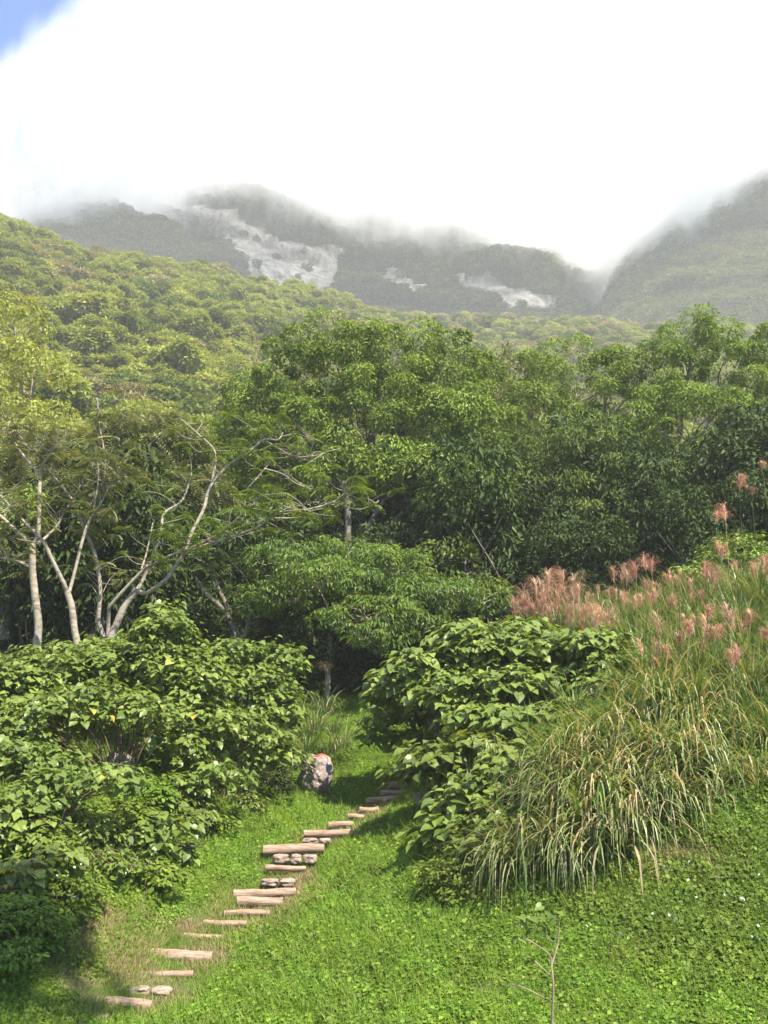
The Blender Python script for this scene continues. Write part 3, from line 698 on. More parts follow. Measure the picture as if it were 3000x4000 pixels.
BG = 'broad crowned trees of the forest edge'
make_tree('broadleaf_tree', 'tallest rounded green tree in the middle of the forest edge', BG, gp(1400, 50),
          lob((1520,1400,210,150,50,3),(1250,1480,250,170,50,3.2),(1780,1480,190,150,51,3),(1080,1560,150,140,50.5,2.4),(1450,1640,260,180,48,3),(1700,1720,220,190,48,3),(1180,1720,190,160,49,3),(1900,1700,140,180,50,2.5),(1560,1900,200,150,47.5,2.6),(1830,1950,160,150,47.5,2.6),(1350,1360,150,110,50,2.4),(1660,1560,230,170,48.5,3),(1320,1640,220,170,48,2.8),(1500,1760,200,130,47.5,2.6)),
          'tree', 'bark', 1, 440, .19, 1.7, .82, r0=.3, fork=P(1420, 2050, 49), under=-.6)
make_tree('broadleaf_tree', 'round crowned green tree just right of the tallest tree', BG, gp(2150, 54),
          lob((2230,1480,220,130,55,3),(2080,1640,170,170,54,2.8),(2400,1560,190,170,54,3),(2280,1760,240,190,52.5,3)),
          'tree', 'bark', 2, 420, .19, 1.75, .85, r0=.26)
make_tree('broadleaf_tree', 'tall green tree with a pointed top near the right edge', BG, gp(2650, 51),
          lob((2700,1340,120,110,52,2.2),(2620,1470,180,140,52,2.6),(2820,1480,190,150,52,2.8),(2700,1650,240,170,50,3),(2560,1760,170,180,50,2.6),(2860,1760,200,170,50,2.8)),
          'tree', 'bark', 3, 420, .19, 1.7, .82, r0=.24)
make_tree('broadleaf_tree', 'green tree cut off by the right edge of the view', BG, gp(3080, 52),
          lob((3020,1400,150,130,53,2.4),(3120,1600,200,200,52,3),(2990,1760,150,170,50,2.4),(3050,1980,180,170,48,2.6)),
          'tree', 'bark', 4, 420, .19, 1.7, .82)
make_tree('broadleaf_tree', 'olive green tree rising behind the gap right of the tallest tree', BG, gp(1980, 60),
          lob((1980,1520,170,130,60,2.8),(1960,1720,190,190,59,3)), 'olive', 'bark', 5, 150, .28, 1.4, .9)
make_tree('shade_tree', 'dark bluish green tree with drooping leaves in front of the forest edge', None, gp(2130, 43),
          lob((2230,1810,210,130,43,2.4),(2080,1960,170,130,43,2.2),(2380,1940,170,150,43,2.2),(2270,2060,200,100,42,2.2),(2430,2110,110,80,42,1.6)),
          'dark', 'bark', 6, 300, .19, 1.25, .72, r0=.17, fork=P(2115, 2196, 43), droop=.9)
make_tree('broadleaf_tree', 'mid green tree with bare grey limbs low on the right of the forest edge', BG, gp(2700, 45),
          lob((2660,1950,190,140,45,2.4),(2830,2030,160,140,45,2.2),(2560,2120,160,130,44.5,2.2),(2750,2200,180,120,44,2.2)),
          'tree', 'pale_bark', 7, 330, .19, 1.4, .75, r0=.16, fork=P(2700, 2080, 45))
make_tree('broadleaf_tree', 'leafy green tree on the left shoulder of the tallest tree', BG, gp(1020, 53),
          lob((1020,1620,130,120,53,2.3),(930,1780,150,140,52.5,2.4),(1060,1900,170,150,52,2.5),(900,1990,150,140,50,2.4)), 'tree', 'bark', 8, 330, .19, 1.5, .8)
make_tree('light_tree', 'light green tree with thin pinkish limbs at the left edge of the forest', None, gp(60, 64),
          lob((60,1260,130,90,65,2.6),(-40,1420,160,110,65,2.8),(130,1450,120,100,64,2.4),(40,1620,170,120,63,3),(180,1700,120,110,62,2.4)), 'hill_bright', 'twig', 9, 90, .32, 1.5, .85, r0=.2)
make_tree('scrub_tree', 'olive feathery tree standing left of the middle behind the pale trunks', None, gp(520, 48),
          lob((520,1720,150,110,48,2),(380,1800,140,120,48,2),(690,1790,140,120,48,2),(560,1950,180,120,47,2.2),(760,1960,120,110,47,1.8)), 'olive', 'bark', 10, 34, .75, 1.0, .75, .75, FROND, .13, .7)
make_tree('scrub_tree', 'brownish feathery tree behind the leftmost pale trunks', None, gp(160, 46),
          lob((160,1820,150,100,46,2),(20,1900,130,120,46,2),(300,1960,140,120,46,2),(120,2060,170,110,45,2)), 'olive', 'bark', 12, 32, .75, 1.0, .75, .75, FROND, .13, .7)
make_tree('bright_tree', 'small bright green tree with layered drooping leaf sprays', None, gp(1285, 36),
          lob((1120,2200,150,70,36.5,1.2),(1330,2180,170,70,36.5,1.3),(1080,2340,130,60,35.5,1.1),(1230,2260,150,70,35,1.2),(1520,2220,160,80,36,1.3),(1610,2330,160,70,35.5,1.2),(1450,2400,200,60,34.5,1.2),(1750,2310,110,50,36,1),(1400,2290,130,70,35.5,1.2),(1480,2480,120,40,34,.9),(1640,2430,110,45,35,.9),(1880,2330,90,40,36,.8)),
          'bright', 'pale_bark', 13, 75, .2, .62, .44, .32, LANCE, .11, .8, fork=P(1292, 2450, 36), trunkpts=[P(1281,2600,36), P(1289,2500,36)], flat=.62, sub=9, under=-.7)
make_tree('shade_tree', 'drooping grey-green tree at the dark gap beside the slim trunk', None, gp(1830, 39),
          lob((1750,2170,100,40,38.5,.9),(1880,2290,80,35,37.5,.8)), 'dark', 'bark', 14, 60, .24, .7, .5, r0=.12, fork=P(1825, 2150, 39), trunkpts=[P(1845, 2380, 39)])
# dim shrubs under the canopy
r = np.random.default_rng(31)
UG = 'dim bushes in the shade under the forest trees'
uproto = []
for i in range(4):
    o = bpy.data.objects.new('understorey_bush', None)
    g = Geo(); lb = [((r.normal() * .7, r.normal() * .7, 1.0 + .9 * k), (1.0, 1.0, .8)) for k in range(3)]
    C, O = ell_puffs([(np.array(c), q) for c, q in lb], .62, r, -.6)
    puff_leaves(g, LANCE, C, O, np.full(len(C), .45), 62, .19, .42, r, .5, .75)
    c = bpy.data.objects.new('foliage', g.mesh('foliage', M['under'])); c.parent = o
    b = Geo()
    for k in range(5): tube(b, smooth_path([(0, 0, -.4), (r.normal() * .3, r.normal() * .3, .8), (r.normal() * .7, r.normal() * .7, 2.0)], 4), .035, .012, 5)
    s = bpy.data.objects.new('stem', b.mesh('stem', M['bark'], smooth=True)); s.parent = o
    uproto.append(o)
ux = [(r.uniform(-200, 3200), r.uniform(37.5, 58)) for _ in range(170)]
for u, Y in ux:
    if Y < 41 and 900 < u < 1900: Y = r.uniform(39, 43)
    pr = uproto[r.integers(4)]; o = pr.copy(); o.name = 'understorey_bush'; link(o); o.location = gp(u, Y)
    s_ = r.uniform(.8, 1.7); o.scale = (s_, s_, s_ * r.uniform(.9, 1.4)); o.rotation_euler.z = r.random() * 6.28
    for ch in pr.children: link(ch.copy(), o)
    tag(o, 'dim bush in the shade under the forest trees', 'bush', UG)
for i in range(22):
    pr = uproto[r.integers(4)]; o = pr.copy(); o.name = 'understorey_bush'; link(o); o.location = gp(r.uniform(1080, 1900), r.uniform(36.8, 40.5))
    s_ = r.uniform(.6, 1.1); o.scale = (s_, s_, s_); o.rotation_euler.z = r.random() * 6.28
    for ch in pr.children: link(ch.copy(), o)
    tag(o, 'dim bush in the shade under the forest trees', 'bush', UG)
# slim trunks seen in the dark gap
def lone_trunk(pts, Y, r0, r1, label, bark='bark'):
    p = [P(u, v, Y) for u, v in pts]; o = empty('tree_trunk', p[0]); g = Geo()
    tube(g, smooth_path(p, 6), r0, r1, 8, .03); g.obj('trunk', M[bark], o, True)
    r_ = np.random.default_rng(int(pts[0][0])); c = p[-1]
    g = Geo(); C, O = ell_puffs([(c + [0, 0, .5], (1.6, 1.6, 1.1))], .9, r_); puff_leaves(g, LANCE, C, O, np.full(len(C), .65), 90, .24, .42, r_, .6)
    g.obj('crown', M['tree'], o); tag(o, label, 'tree')
lone_trunk([(1852,2440),(1845,2368),(1822,2300),(1824,2150),(1830,1990)], 40.5, .13, .08, 'slim straight brown trunk in the dark gap right of the middle')
lone_trunk([(1470,2260),(1500,2090),(1600,1980),(1654,1916),(1726,1771),(1780,1663)], 46, .16, .07, 'leaning brown trunk slanting up to the right below the tallest tree')
lone_trunk([(1330,2300),(1354,2141),(1359,2000),(1340,1880)], 45, .20, .12, 'upright brown trunk under the middle of the tallest tree')
lone_trunk([(1390,2300),(1420,2120),(1470,2000),(1560,1880)], 45.5, .15, .08, 'dark trunk forking right beside the upright brown trunk')
lone_trunk([(1680,2400),(1672,2200),(1690,2020),(1700,1900)], 44, .10, .06, 'thin grey trunk left of the slim straight trunk')
lone_trunk([(20,2500),(15,2330),(80,2200),(150,2080)], 38, .2, .1, 'dark leaning trunk behind the leftmost pale tree')

make_tree('unseen_shading_tree', 'tall unseen tree added out of view to cast shadow on the lower left lawn', None, G(7.5, -4),  # tree added out of view, crown placed to shade the lower left lawn
          [(np.array(c_), (1.7, 1.5, .9)) for c_ in ((.2, 7.0, 13.2), (1.9, 6.2, 14.2), (-1.2, 5.6, 14.0), (.8, 4.6, 15.2))], 'tree', 'bark', 15, 120, .26, .9, .7, r0=.24, fork=(6.2, -1.5, 9.5))

# pale-barked trees on the left, each limb traced in space
def pale_tree(label, limbs, leaf, seed, Y, tips=8, FL=.44, bark='pale_bark', extra=()):
    rng = np.random.default_rng(seed); b = Geo(); g = Geo()
    p0 = P(limbs[0][0][0][0], limbs[0][0][0][1], Y); base = G(p0[0], Y); o = empty('pale_tree', base)
    for li, (pts, w0, w1, dY) in enumerate(limbs):
        n = len(pts); k = np.linspace(0, 1, n)
        p = [P(u, v, Y + dY[0] + (dY[1] - dY[0]) * s) for (u, v), s in zip(pts, k)]
        if li == 0 or pts[0][1] > 2440: p = [G(p[0][0], Y, -.5)] + p
        sp = smooth_path(p, 6)
        tube(b, sp, w0 * Y / 8000, w1 * Y / 8000, 9, .03, rng)
        if w1 < 14:
            m = int(tips * len(sp) / 12)
            for _ in range(m):
                s = sp[int(len(sp) * (.45 + .55 * rng.random()) - 1)]
                e = s + rng.normal(size=3) * [.55, .55, .3] + [0, 0, .3]
                tube(b, smooth_path([s, (s + e) / 2 + rng.normal(size=3) * .08, e], 3), .014, .006, 4, 0, rng)
                q = rng.integers(4, 8); az = rng.random(q) * 6.28
                yd = np.stack([np.cos(az), np.sin(az), rng.uniform(-.5, .35, q)], 1)
                leaves(g, FROND, np.repeat(e[None], q, 0), yd, np.array([0, 0, 1.]) + rng.normal(size=(q, 3)) * .25, FL * rng.uniform(.6, 1.2, q), FL * .8, rng.random(q))
    b.obj('trunk', M[bark], o, True); g.obj('crown', M[leaf], o)
    return tag(o, label, 'tree', 'pale barked trees on the left')
pale_tree('leftmost pale barked tree with a straight knobbly trunk', [
    ([(140,2570),(150,2440),(137,2330),(127,2225),(128,2140),(130,2120)], 34, 25, (0, 0)),
    ([(130,2125),(150,2080),(153,2000),(155,1900),(158,1855)], 17, 14.5, (0, .3)),
    ([(158,1855),(100,1790),(60,1735),(40,1690),(30,1650)], 13, 5, (.3, .8)),
    ([(158,1855),(170,1810),(215,1750),(228,1685)], 13, 5, (.3, -.4)), ([(200,1765),(160,1745),(140,1710)], 9, 4, (0, .2)),
    ([(128,2130),(75,2085),(0,2015),(-70,1960)], 20, 10, (0, -.6)), ([(115,2215),(65,2192),(0,2180),(-70,2160)], 14, 8, (0, .6)),
    ([(140,2125),(172,2106),(226,2051),(240,2020),(298,1925),(334,1852)], 14, 6, (0, 1.0))], 'olive', 41, 31.5)
pale_tree('second pale barked tree from the left, forking into a wide V', [
    ([(303,2560),(290,2450),(280,2370),(262,2310)], 29, 25, (0, 0)),
    ([(262,2312),(245,2270),(205,2190),(163,2108),(75,2020),(0,1934),(-60,1880)], 19, 9, (0, -1.0)),
    ([(270,2312),(285,2260),(325,2100),(352,2030),(385,1980),(430,1900),(490,1855)], 15, 6, (0, .8)),
    ([(360,2015),(375,1940),(385,1860),(380,1800)], 9, 4, (.5, .2))], 'olive', 42, 30.5)
pale_tree('slim grey limbed tree with a tall bare leader, third from the left', [
    ([(405,2520),(385,2420),(392,2300),(370,2165),(335,2080),(318,2030)], 19, 13, (0, 0)),
    ([(318,2033),(280,1950),(226,1880),(154,1798),(81,1708),(45,1617)], 11, 4, (0, .8)),
    ([(322,2030),(360,1960),(398,1889),(411,1798),(389,1663),(380,1554)], 11, 5, (0, -.3)),
    ([(398,1889),(440,1850),(500,1790)], 7, 3, (0, .4)), ([(345,1990),(400,1930),(450,1905)], 6, 3, (0, .4))], 'olive', 43, 32)
pale_tree('wide spreading pale tree leaning right with long drooping limbs', [
    ([(425,2530),(455,2440),(488,2365),(535,2304)], 30, 26, (0, 0)),
    ([(420,2500),(425,2400),(440,2355),(565,2220),(579,2214),(669,2169),(741,2142),(850,2088),(940,2015),(1049,1916)], 17, 6, (.1, -1.5)),
    ([(535,2308),(565,2318),(600,2300),(651,2260),(714,2169),(741,2150),(850,2115),(904,2097),(1004,2060),(1085,2006),(1212,1988),(1302,1961),(1365,1911)], 19, 6, (0, -2)),
    ([(1076,2025),(1175,2020),(1248,1979),(1330,1960)], 8, 4, (-1.2, -1.8)), ([(1302,1961),(1400,1990),(1480,1960)], 6, 3, (-1.9, -2.3)),
    ([(535,2304),(560,2260),(624,2097),(642,2006),(714,1952),(750,1844)], 17, 6, (0, 1.2)),
    ([(714,2169),(750,2079),(796,1988),(823,1898),(904,1807),(976,1762),(1031,1717),(1085,1718),(1105,1690)], 16, 5, (-.4, .8)),
    ([(1031,1717),(1085,1750),(1150,1782),(1230,1780),(1290,1760)], 8, 3, (.6, .2)),
    ([(826,1895),(841,1771),(778,1699),(705,1636)], 11, 3, (.2, 1.0)), ([(552,2223),(570,2169),(590,2080),(597,2042)], 8, 5, (0, .5)),
    ([(1031,1830),(1100,1850),(1160,1890),(1230,1915)], 6, 3, (.2, .5)), ([(965,1910),(1010,1860),(1060,1800)], 8, 3, (0, .5))], 'weed', 44, 31, 5)
pale_tree('short gnarled grey tree forking low behind the left shrubs', [
    ([(925,2640),(931,2530),(925,2490)], 34, 30, (0, 0)),
    ([(922,2500),(900,2430),(871,2380),(806,2320),(779,2282),(763,2252)], 22, 14, (0, .4)),
    ([(895,2420),(882,2358),(855,2304),(833,2239),(817,2212),(774,2187)], 18, 9, (0, .8)),
    ([(935,2520),(955,2480),(974,2418),(980,2358),(985,2290)], 20, 10, (0, -.4)), ([(980,2380),(1000,2300),(1010,2200)], 9, 4, (0, .3))], 'under', 45, 36, 10, .5, 'bark')

# ------------------------------------------------------------------ big leaved shrubs
def shrub(label, base, lobes, seed, n=22, L=.16, spacing=.38, pr=.30, group='big leaved shrubs beside the path', leaf='heart', stems=7, tpl=HEART, asp=1.0, name='broadleaf_shrub'):
    rng = np.random.default_rng(seed); base = np.asarray(base, float); o = empty(name, base)
    C, O = ell_puffs(lobes, spacing, rng, -.25)
    g = Geo(); m = len(C)
    cen = np.repeat(C, n, 0); od = np.repeat(O, n, 0)
    az = rng.random(m * n) * 6.283; d = np.stack([np.cos(az), np.sin(az), rng.normal(size=m * n) * .35], 1)
    pos = cen + d * (pr * (.25 + .85 * rng.random(m * n)))[:, None]
    yd = d * np.array([1, 1, .2]) + od * .35 - np.array([0, 0, .55]) + rng.normal(size=d.shape) * .2
    nr = np.array([0, 0, .85]) + od * .45 + d * .3 + rng.normal(size=d.shape) * .28 + np.array([sdir.x, sdir.y, 0]) * .3
    ln = L * rng.uniform(.35, 1.35, m * n)
    leaves(g, tpl, pos, yd, nr, ln, ln * asp, .45 * np.repeat(rng.random(m), n) + .55 * rng.random(m * n))
    b = Geo(); used_ = rng.permutation(m)[:stems * 5]
    for k, q in enumerate(used_):
        s = base + rng.normal(size=3) * [.12, .12, 0] - [0, 0, .2]
        mid = s + (C[q] - s) * .5 + np.array([(C[q] - s)[0] * -.1, (C[q] - s)[1] * -.1, .25])
        tube(b, smooth_path([s, mid, C[q]], 5), .024 if k < stems else .013, .006, 5, 0, rng)
    b.obj('stem', M['stem'], o, True); g.obj('foliage', M[leaf], o)
    return tag(o, label, 'shrub', group)
shrub('tall leafy shrub with the highest top, in front of the pale forked trunks', gp(560, 25.5), lob((640,2480,120,80,26,.7),(600,2620,260,110,26,1.1),(430,2600,170,90,26.5,1),(740,2700,160,110,25.5,.9),(640,2400,60,50,26.5,.4)), 51)
shrub('leafy shrub filling the left edge below the leftmost pale trunk', gp(60, 25), lob((40,2680,180,90,25,.9),(200,2640,150,90,25.5,.9),(-100,2720,150,130,25,1),(120,2800,190,90,24.5,1)), 52)
shrub('leafy shrub below the gnarled grey tree, nearest the middle of the left side', gp(980, 28.5), lob((930,2560,130,70,29,.7),(1080,2600,110,90,29.5,.7),(1000,2720,170,110,28.5,.9),(850,2640,120,90,28.5,.8),(1090,2790,100,80,28,.7)), 53)
shrub('open shrub with red-brown stems showing, in the middle of the left thicket', gp(500, 23.2), lob((380,2740,190,75,23.5,.9),(200,2800,170,75,23,.9),(560,2800,180,80,23.2,.9),(80,2880,150,80,22.8,.8)), 54, 13)
shrub('dense shrub directly left of and above the painted boulder', gp(860, 25.2), lob((800,2840,190,90,25,.9),(960,2880,150,90,25.5,.8),(1060,2960,120,70,26,.7),(700,2930,140,80,24.5,.7)), 55, 15, .16)
shrub('low shrub with a few yellow leaves at the foot of the left thicket', gp(240, 20), lob((270,3060,160,45,20,.5),(450,3040,130,45,20.2,.5),(140,3120,120,60,19.8,.5)), 56, 18, .15, .36, .28)
shrub('small shrub reaching towards the grass left of the path', gp(800, 24), lob((850,3030,110,50,23.6,.5),(720,3070,120,50,23.5,.5)), 57, 18, .15)
shrub('low dark shrub with drooping leaves on the bank left of the steps', gp(600, 21.5), lob((640,3240,120,60,21.3,.5),(520,3300,110,60,20.8,.5),(700,3330,60,40,21.3,.3)), 58, 12, .18)
shrub('shrub pressed against the left edge above the white flowers', gp(-20, 19), lob((40,3180,120,90,19.3,.6),(-60,3280,130,100,19,.6),(160,3260,110,60,19.2,.5)), 59, 20, .14)
shrub('bushy shrub filling the left edge between the tall thicket and the low shrubs', gp(90, 21.8), lob((60,2960,150,70,21.8,.7),(220,2990,130,60,21.6,.6),(-60,3000,120,80,21.6,.6)), 73, 20, .15)
shrub('low round leaved plant beside the white flowers on the left', gp(120, 17.9), lob((90,3400,90,50,17.9,.4),(230,3330,80,50,18.5,.4)), 60, 11, .17, .34, .25)
shrub('dense shrub at the back edge of the dim left thicket', gp(330, 29), lob((250,2600,200,90,29,1.2),(500,2560,160,80,29.5,1.1),(60,2640,160,80,29,1.1)), 61)
shrub('biggest leafy shrub right of the path, spreading flat and wide', gp(1960, 25), lob((1680,2620,170,80,26,.9),(1900,2560,190,80,26,1),(2120,2560,190,80,25.5,1),(2290,2640,130,70,25,.8),(2000,2690,230,80,24.6,1),(1780,2720,170,80,25,.9),(2250,2740,140,60,24.3,.7),(1560,2700,120,90,26.5,.8),(2330,2520,130,60,24.5,.8),(2400,2600,120,60,24,.7),(2350,2690,130,60,23.5,.7),(2220,2810,150,60,22.8,.7),(2050,2830,150,60,23,.7),(1880,2800,130,60,24,.7),(1820,2500,140,70,26.5,.9),(2060,2480,150,60,26.5,.9)), 62, 15, .22)
shrub('darker shrub leaning over the grass lane from the right', gp(1650, 28.5), lob((1560,2800,130,90,28,.8),(1500,2880,90,60,28,.6),(1640,2900,110,60,27.5,.6)), 63, 15, .19)
shrub('drooping shrub over the top of the steps on the right', gp(1800, 22.8), lob((1760,2960,170,60,22.6,.7),(1900,2920,130,55,22.2,.6),(1640,3020,120,50,23,.5),(1980,2960,80,50,22,.4)), 64, 13, .2, .36)
shrub('narrow shrub with large hanging leaves below the drooping one', gp(1790, 20.6), lob((1770,3150,80,60,20.6,.4),(1760,3260,100,60,20.2,.4),(1680,3300,60,40,20.4,.3)), 65, 11, .23, .36)
shrub('leafy shrub hanging down the bank between the steps and the drooping grass', gp(1980, 20), lob((1900,3080,130,70,20.8,.6),(2020,3000,120,60,21,.6),(1960,3220,130,80,19.8,.6),(1880,3340,110,70,19.2,.5),(2060,3140,90,70,20,.5)), 72, 17, .17, .38)
shrub('few leaved shrub among the tall grass on the right bank', gp(2720, 19.8), lob((2740,2840,80,35,20,.3),(2690,2880,50,30,20,.3)), 66, 10, .2, .34, .25)
WG = 'small leafy plants on the banks'
shrub('bushy fine leaved weed mound at the left edge near the bottom', gp(60, 16.9), lob((60,3600,140,90,16.9,.5),(200,3640,90,60,17.2,.4),(-60,3700,120,90,16.5,.5),(40,3740,100,40,16.4,.4)), 67, 26, .085, .2, .16, WG, 'weed', 5, OVAL, .6, 'weed_mound')
shrub('fine leaved weed mound carrying white flowers on the left bank', gp(330, 18.3), lob((300,3480,130,70,18.4,.5),(180,3460,100,60,18.2,.4),(260,3560,90,40,18,.4)), 68, 26, .085, .2, .16, WG, 'weed', 5, OVAL, .6, 'weed_mound')
shrub('dark fine leaved mound beside the painted boulder', gp(1110, 28), lob((1130,3000,90,60,28.2,.5),(1050,3060,100,50,27.5,.5)), 69, 26, .12, .26, .2, WG, 'under', 5, LANCE, .4, 'weed_mound')
shrub('fine leaved mound between the drooping grass and the lawn', gp(1780, 18.7), lob((1750,3420,110,60,18.8,.4),(1850,3500,110,60,18.4,.4)), 70, 26, .085, .2, .16, WG, 'weed', 5, OVAL, .6, 'weed_mound')
TG = 'leafy weed mounds at the foot of the left thicket'
for i, (u, v, Y, s_) in enumerate([(350,3240,20.6,1.1),(500,3180,21.8,1.2),(150,3310,19,1),(430,3370,19.7,.9),(600,3400,20.3,.8),(280,3180,21.3,1.2),(720,3180,23.2,1),(820,3200,23.6,.8),(90,3500,17.8,.8),(930,3120,25.4,.8),(560,3090,23,1.1),(380,3080,23,1.2),(700,3100,24.3,1.1)]):
    shrub('leafy dark green weed mound at the foot of the left thicket', gp(u, Y), lob((u, v, 85 * s_, 50 * s_, Y, .45 * s_), (u + 50, v + 25, 60 * s_, 35 * s_, Y - .3, .35 * s_)), 500 + i, 22, .10 if i % 2 else .13, .22, .18, TG, 'heart' if i % 3 == 0 else 'weed', 4, OVAL if i % 3 else HEART, .65, 'weed_mound')
shrub('leafy green bush among tall plumes at the right edge', gp(2880, 30), lob((2880,2180,150,90,31,1),(2760,2270,120,70,31,.9),(2980,2290,120,80,30,.9)), 71, 40, .17, .42, .34, WG, 'tree', 6, LANCE, .42, 'edge_bush')

# ------------------------------------------------------------------ silvergrass
def plume(g, st, p0, top, size, rng, n=60):
    d = top - p0; tube(st, smooth_path([p0, p0 + d * .5 + rng.normal(size=3) * .03, top], 4), .008, .004, 4, 0, rng)
    lean = rng.normal(size=2) * .2
    f = rng.random(n); b = top - (d / np.linalg.norm(d)) * (size * .75 * f)[:, None]
    az = math.atan2(lean[1], lean[0]) + rng.normal(size=n) * .95
    blades(g, b, az, size * rng.uniform(.5, 1.0, n), .009, .12 + .5 * rng.random(n), 1.9 + .9 * rng.random(n), rng, 6)
def clump_proto(seed, n, L, W, tilt, droop, mat, nplume=0, pm='plume', h=1.6, spread=.22, azc=None, azs=9, psize=.55):
    rng = np.random.default_rng(seed); o = bpy.data.objects.new('silvergrass_clump', None)
    g = Geo(); rd = spread * np.sqrt(rng.random(n)); th = rng.random(n) * 6.283
    az = th + rng.normal(size=n) * .5 if azc is None else azc + rng.normal(size=n) * azs
    blades(g, np.stack([rd * np.cos(th), rd * np.sin(th), 0 * rd - .08], 1), az, L * rng.uniform(.55, 1.15, n), W * rng.uniform(.6, 1.2, n), tilt * rng.uniform(.3, 1.5, n), droop * rng.uniform(.35, 1.6, n), rng, 8)
    c = bpy.data.objects.new('blades', g.mesh('blades', M[mat])); c.parent = o
    for k in range(nplume):
        pg = Geo(); sg = Geo(); a = rng.random() * 6.28; q = rng.random() * .45 * h
        p0 = np.array([.1 * math.cos(a), .1 * math.sin(a), 0]); tp = np.array([q * .5 * math.cos(a), q * .5 * math.sin(a), h * rng.uniform(.75, 1.15)])
        plume(pg, sg, p0, tp, psize * rng.uniform(.75, 1.2), rng)
        s = bpy.data.objects.new('stalk', sg.mesh('stalk', M['blade_green'], smooth=True)); s.parent = o
        f = bpy.data.objects.new('plume', pg.mesh('plume', M[pm])); f.parent = s
    return o
def place(pr, loc, rz, s, label, group, name='silvergrass_clump', cat='grass clump'):
    o = copy_tree(pr); o.name = name; o.location = loc; o.rotation_euler = (0, 0, rz); o.scale = (s, s, s); return tag(o, label, cat, group)
r = np.random.default_rng(77)
AZC = -math.pi / 2 - .35
hang = [clump_proto(400 + i, 105, 2.15, .045, .7, 2.3, 'blade', 0, azc=AZC, azs=.75, spread=.3) for i in range(4)]
up = [clump_proto(410 + i, 60, 1.35, .030, .35, 1.1, 'blade_green', 0) for i in range(3)]
upp = [clump_proto(420 + i, 55, 1.3, .030, .35, 1.1, 'blade_green', 2, 'plume_red' if i % 2 else 'plume', 1.45, psize=.42) for i in range(4)]
HGp = 'drooping silvergrass clumps on the front of the right bank'
for i, (u, v, Y) in enumerate([(2330,2900,20.4),(2470,2830,20.6),(2250,3010,20),(2560,2990,19.7),(2660,3060,19.2),(2420,3060,19.4),(2180,3130,19.8),(2350,3210,18.8),
        (2510,3210,18.6),(2150,3400,18.4),(2280,3350,18.2),(2640,3190,18.5),(2440,3330,18.1),(2040,3460,18.5),(2560,3120,19.2),(2740,3000,19.2),(2330,3090,19.3),(2200,3220,19.2),(2700,2860,20.3),(2580,2790,21)]):
    p = P(u, v, Y); place(hang[i % 4], G(p[0], Y), r.uniform(-.35, .35), r.uniform(.8, 1.1), 'drooping silvergrass clump with green and straw blades on the front of the right bank', HGp)
messy = [clump_proto(430 + i, 60, 1.5, .032, .8, 1.5, 'blade', 0, spread=.3) for i in range(3)]
for i, (u, v, Y) in enumerate([(2820,2920,19.6),(2760,3140,18.6),(2900,3050,19),(2860,2800,20.3),(2960,2880,19.8),(3050,2960,19.6),(2600,2700,22),(2700,2650,22.5),(2900,2680,21.5),(2500,2720,22.5),(2980,3080,18.6),(2800,2740,21)]):
    p = P(u, v, Y); place(messy[i % 3], G(p[0], Y), r.random() * 6.28, r.uniform(.75, 1.05), 'tangled straw and green silvergrass clump near the right edge', 'tangled silvergrass clumps near the right edge')
n_up = 0
for i in range(700):
    u = r.uniform(1950, 3500); Y = r.uniform(18.8, 32)
    if u < 2480 and Y < 26: continue
    p = G(P(u, 2500, Y)[0], Y); uu_, vv_ = proj(p)
    if vv_[0] > 2960 or (vv_[0] > 2800 and r.random() < .4) or (uu_[0] < 2350 and vv_[0] > 2620 and Y < 27) or (Y > 27 and uu_[0] < 2000): continue
    n_up += 1
    if n_up > 240: break
    if r.random() < .24: place(upp[r.integers(4)], p, r.random() * 6.28, r.uniform(.75, 1.15), 'upright silvergrass clump with pinkish plumes on the right bank', 'plumed silvergrass clumps on the right bank')
    else: place(up[r.integers(3)], p, r.random() * 6.28, r.uniform(.75, 1.2), 'upright green silvergrass clump without plumes on the right bank', 'plain green silvergrass clumps on the right bank')
def plume_stand(label, items, Y, mat, seed, size, base_v, nbl=50):
    rng = np.random.default_rng(seed); cu = np.mean([q[0] for q in items]); b0 = gp(cu, Y); o = empty('silvergrass_clump', b0)
    g = Geo(); n = nbl; a = rng.random(n) * 6.28
    wd = (max(q[0] for q in items) - min(q[0] for q in items)) * Y / 8000
    bs = b0 + np.stack([rng.uniform(-wd, wd, n), rng.normal(size=n) * .3, 0 * a], 1); bs[:, 2] = gz(bs[:, 0], bs[:, 1]) - .05
    blades(g, bs, a, 1.3 * rng.uniform(.6, 1.2, n), .03, .35 * rng.random(n), 1.1, rng, 7); g.obj('blades', M['blade_green'], o)
    for u, v, s in items:
        dY = rng.uniform(-.6, .6); tp = P(u, v, Y + dY); p0 = G(tp[0] * .9 + .1 * b0[0] + rng.normal() * .1, Y + dY)
        pg = Geo(); sg = Geo(); plume(pg, sg, p0, tp, size * s, rng, 120)
        st = sg.obj('stalk', M['blade_green'], o, True)
        f = bpy.data.objects.new('plume', pg.mesh('plume', M[mat], b0)); link(f, st)
    return tag(o, label, 'grass clump')
plume_stand('big stand of fluffy pinkish tan plumes in front of the dark trees', [(2090,2280,1),(2140,2250,1.1),(2200,2250,1),(2240,2265,1),(2050,2330,1.1),(2120,2330,1.1),(2180,2330,1.1),(2240,2340,1.1),(2290,2350,1),(2010,2360,.9),(2080,2380,1),(2150,2390,1),(2220,2390,1.1),(2280,2400,1),(2040,2340,1),(2310,2390,.9),(2260,2300,1.),(2110,2290,1.)], 28.5, 'plume', 90, .72, 2560)
plume_stand('pale pink drooping plume pair right of the big plume stand', [(2350,2390,1.2),(2370,2400,1.1),(2330,2400,1.)], 26.5, 'plume', 91, .6, 2560, 25)
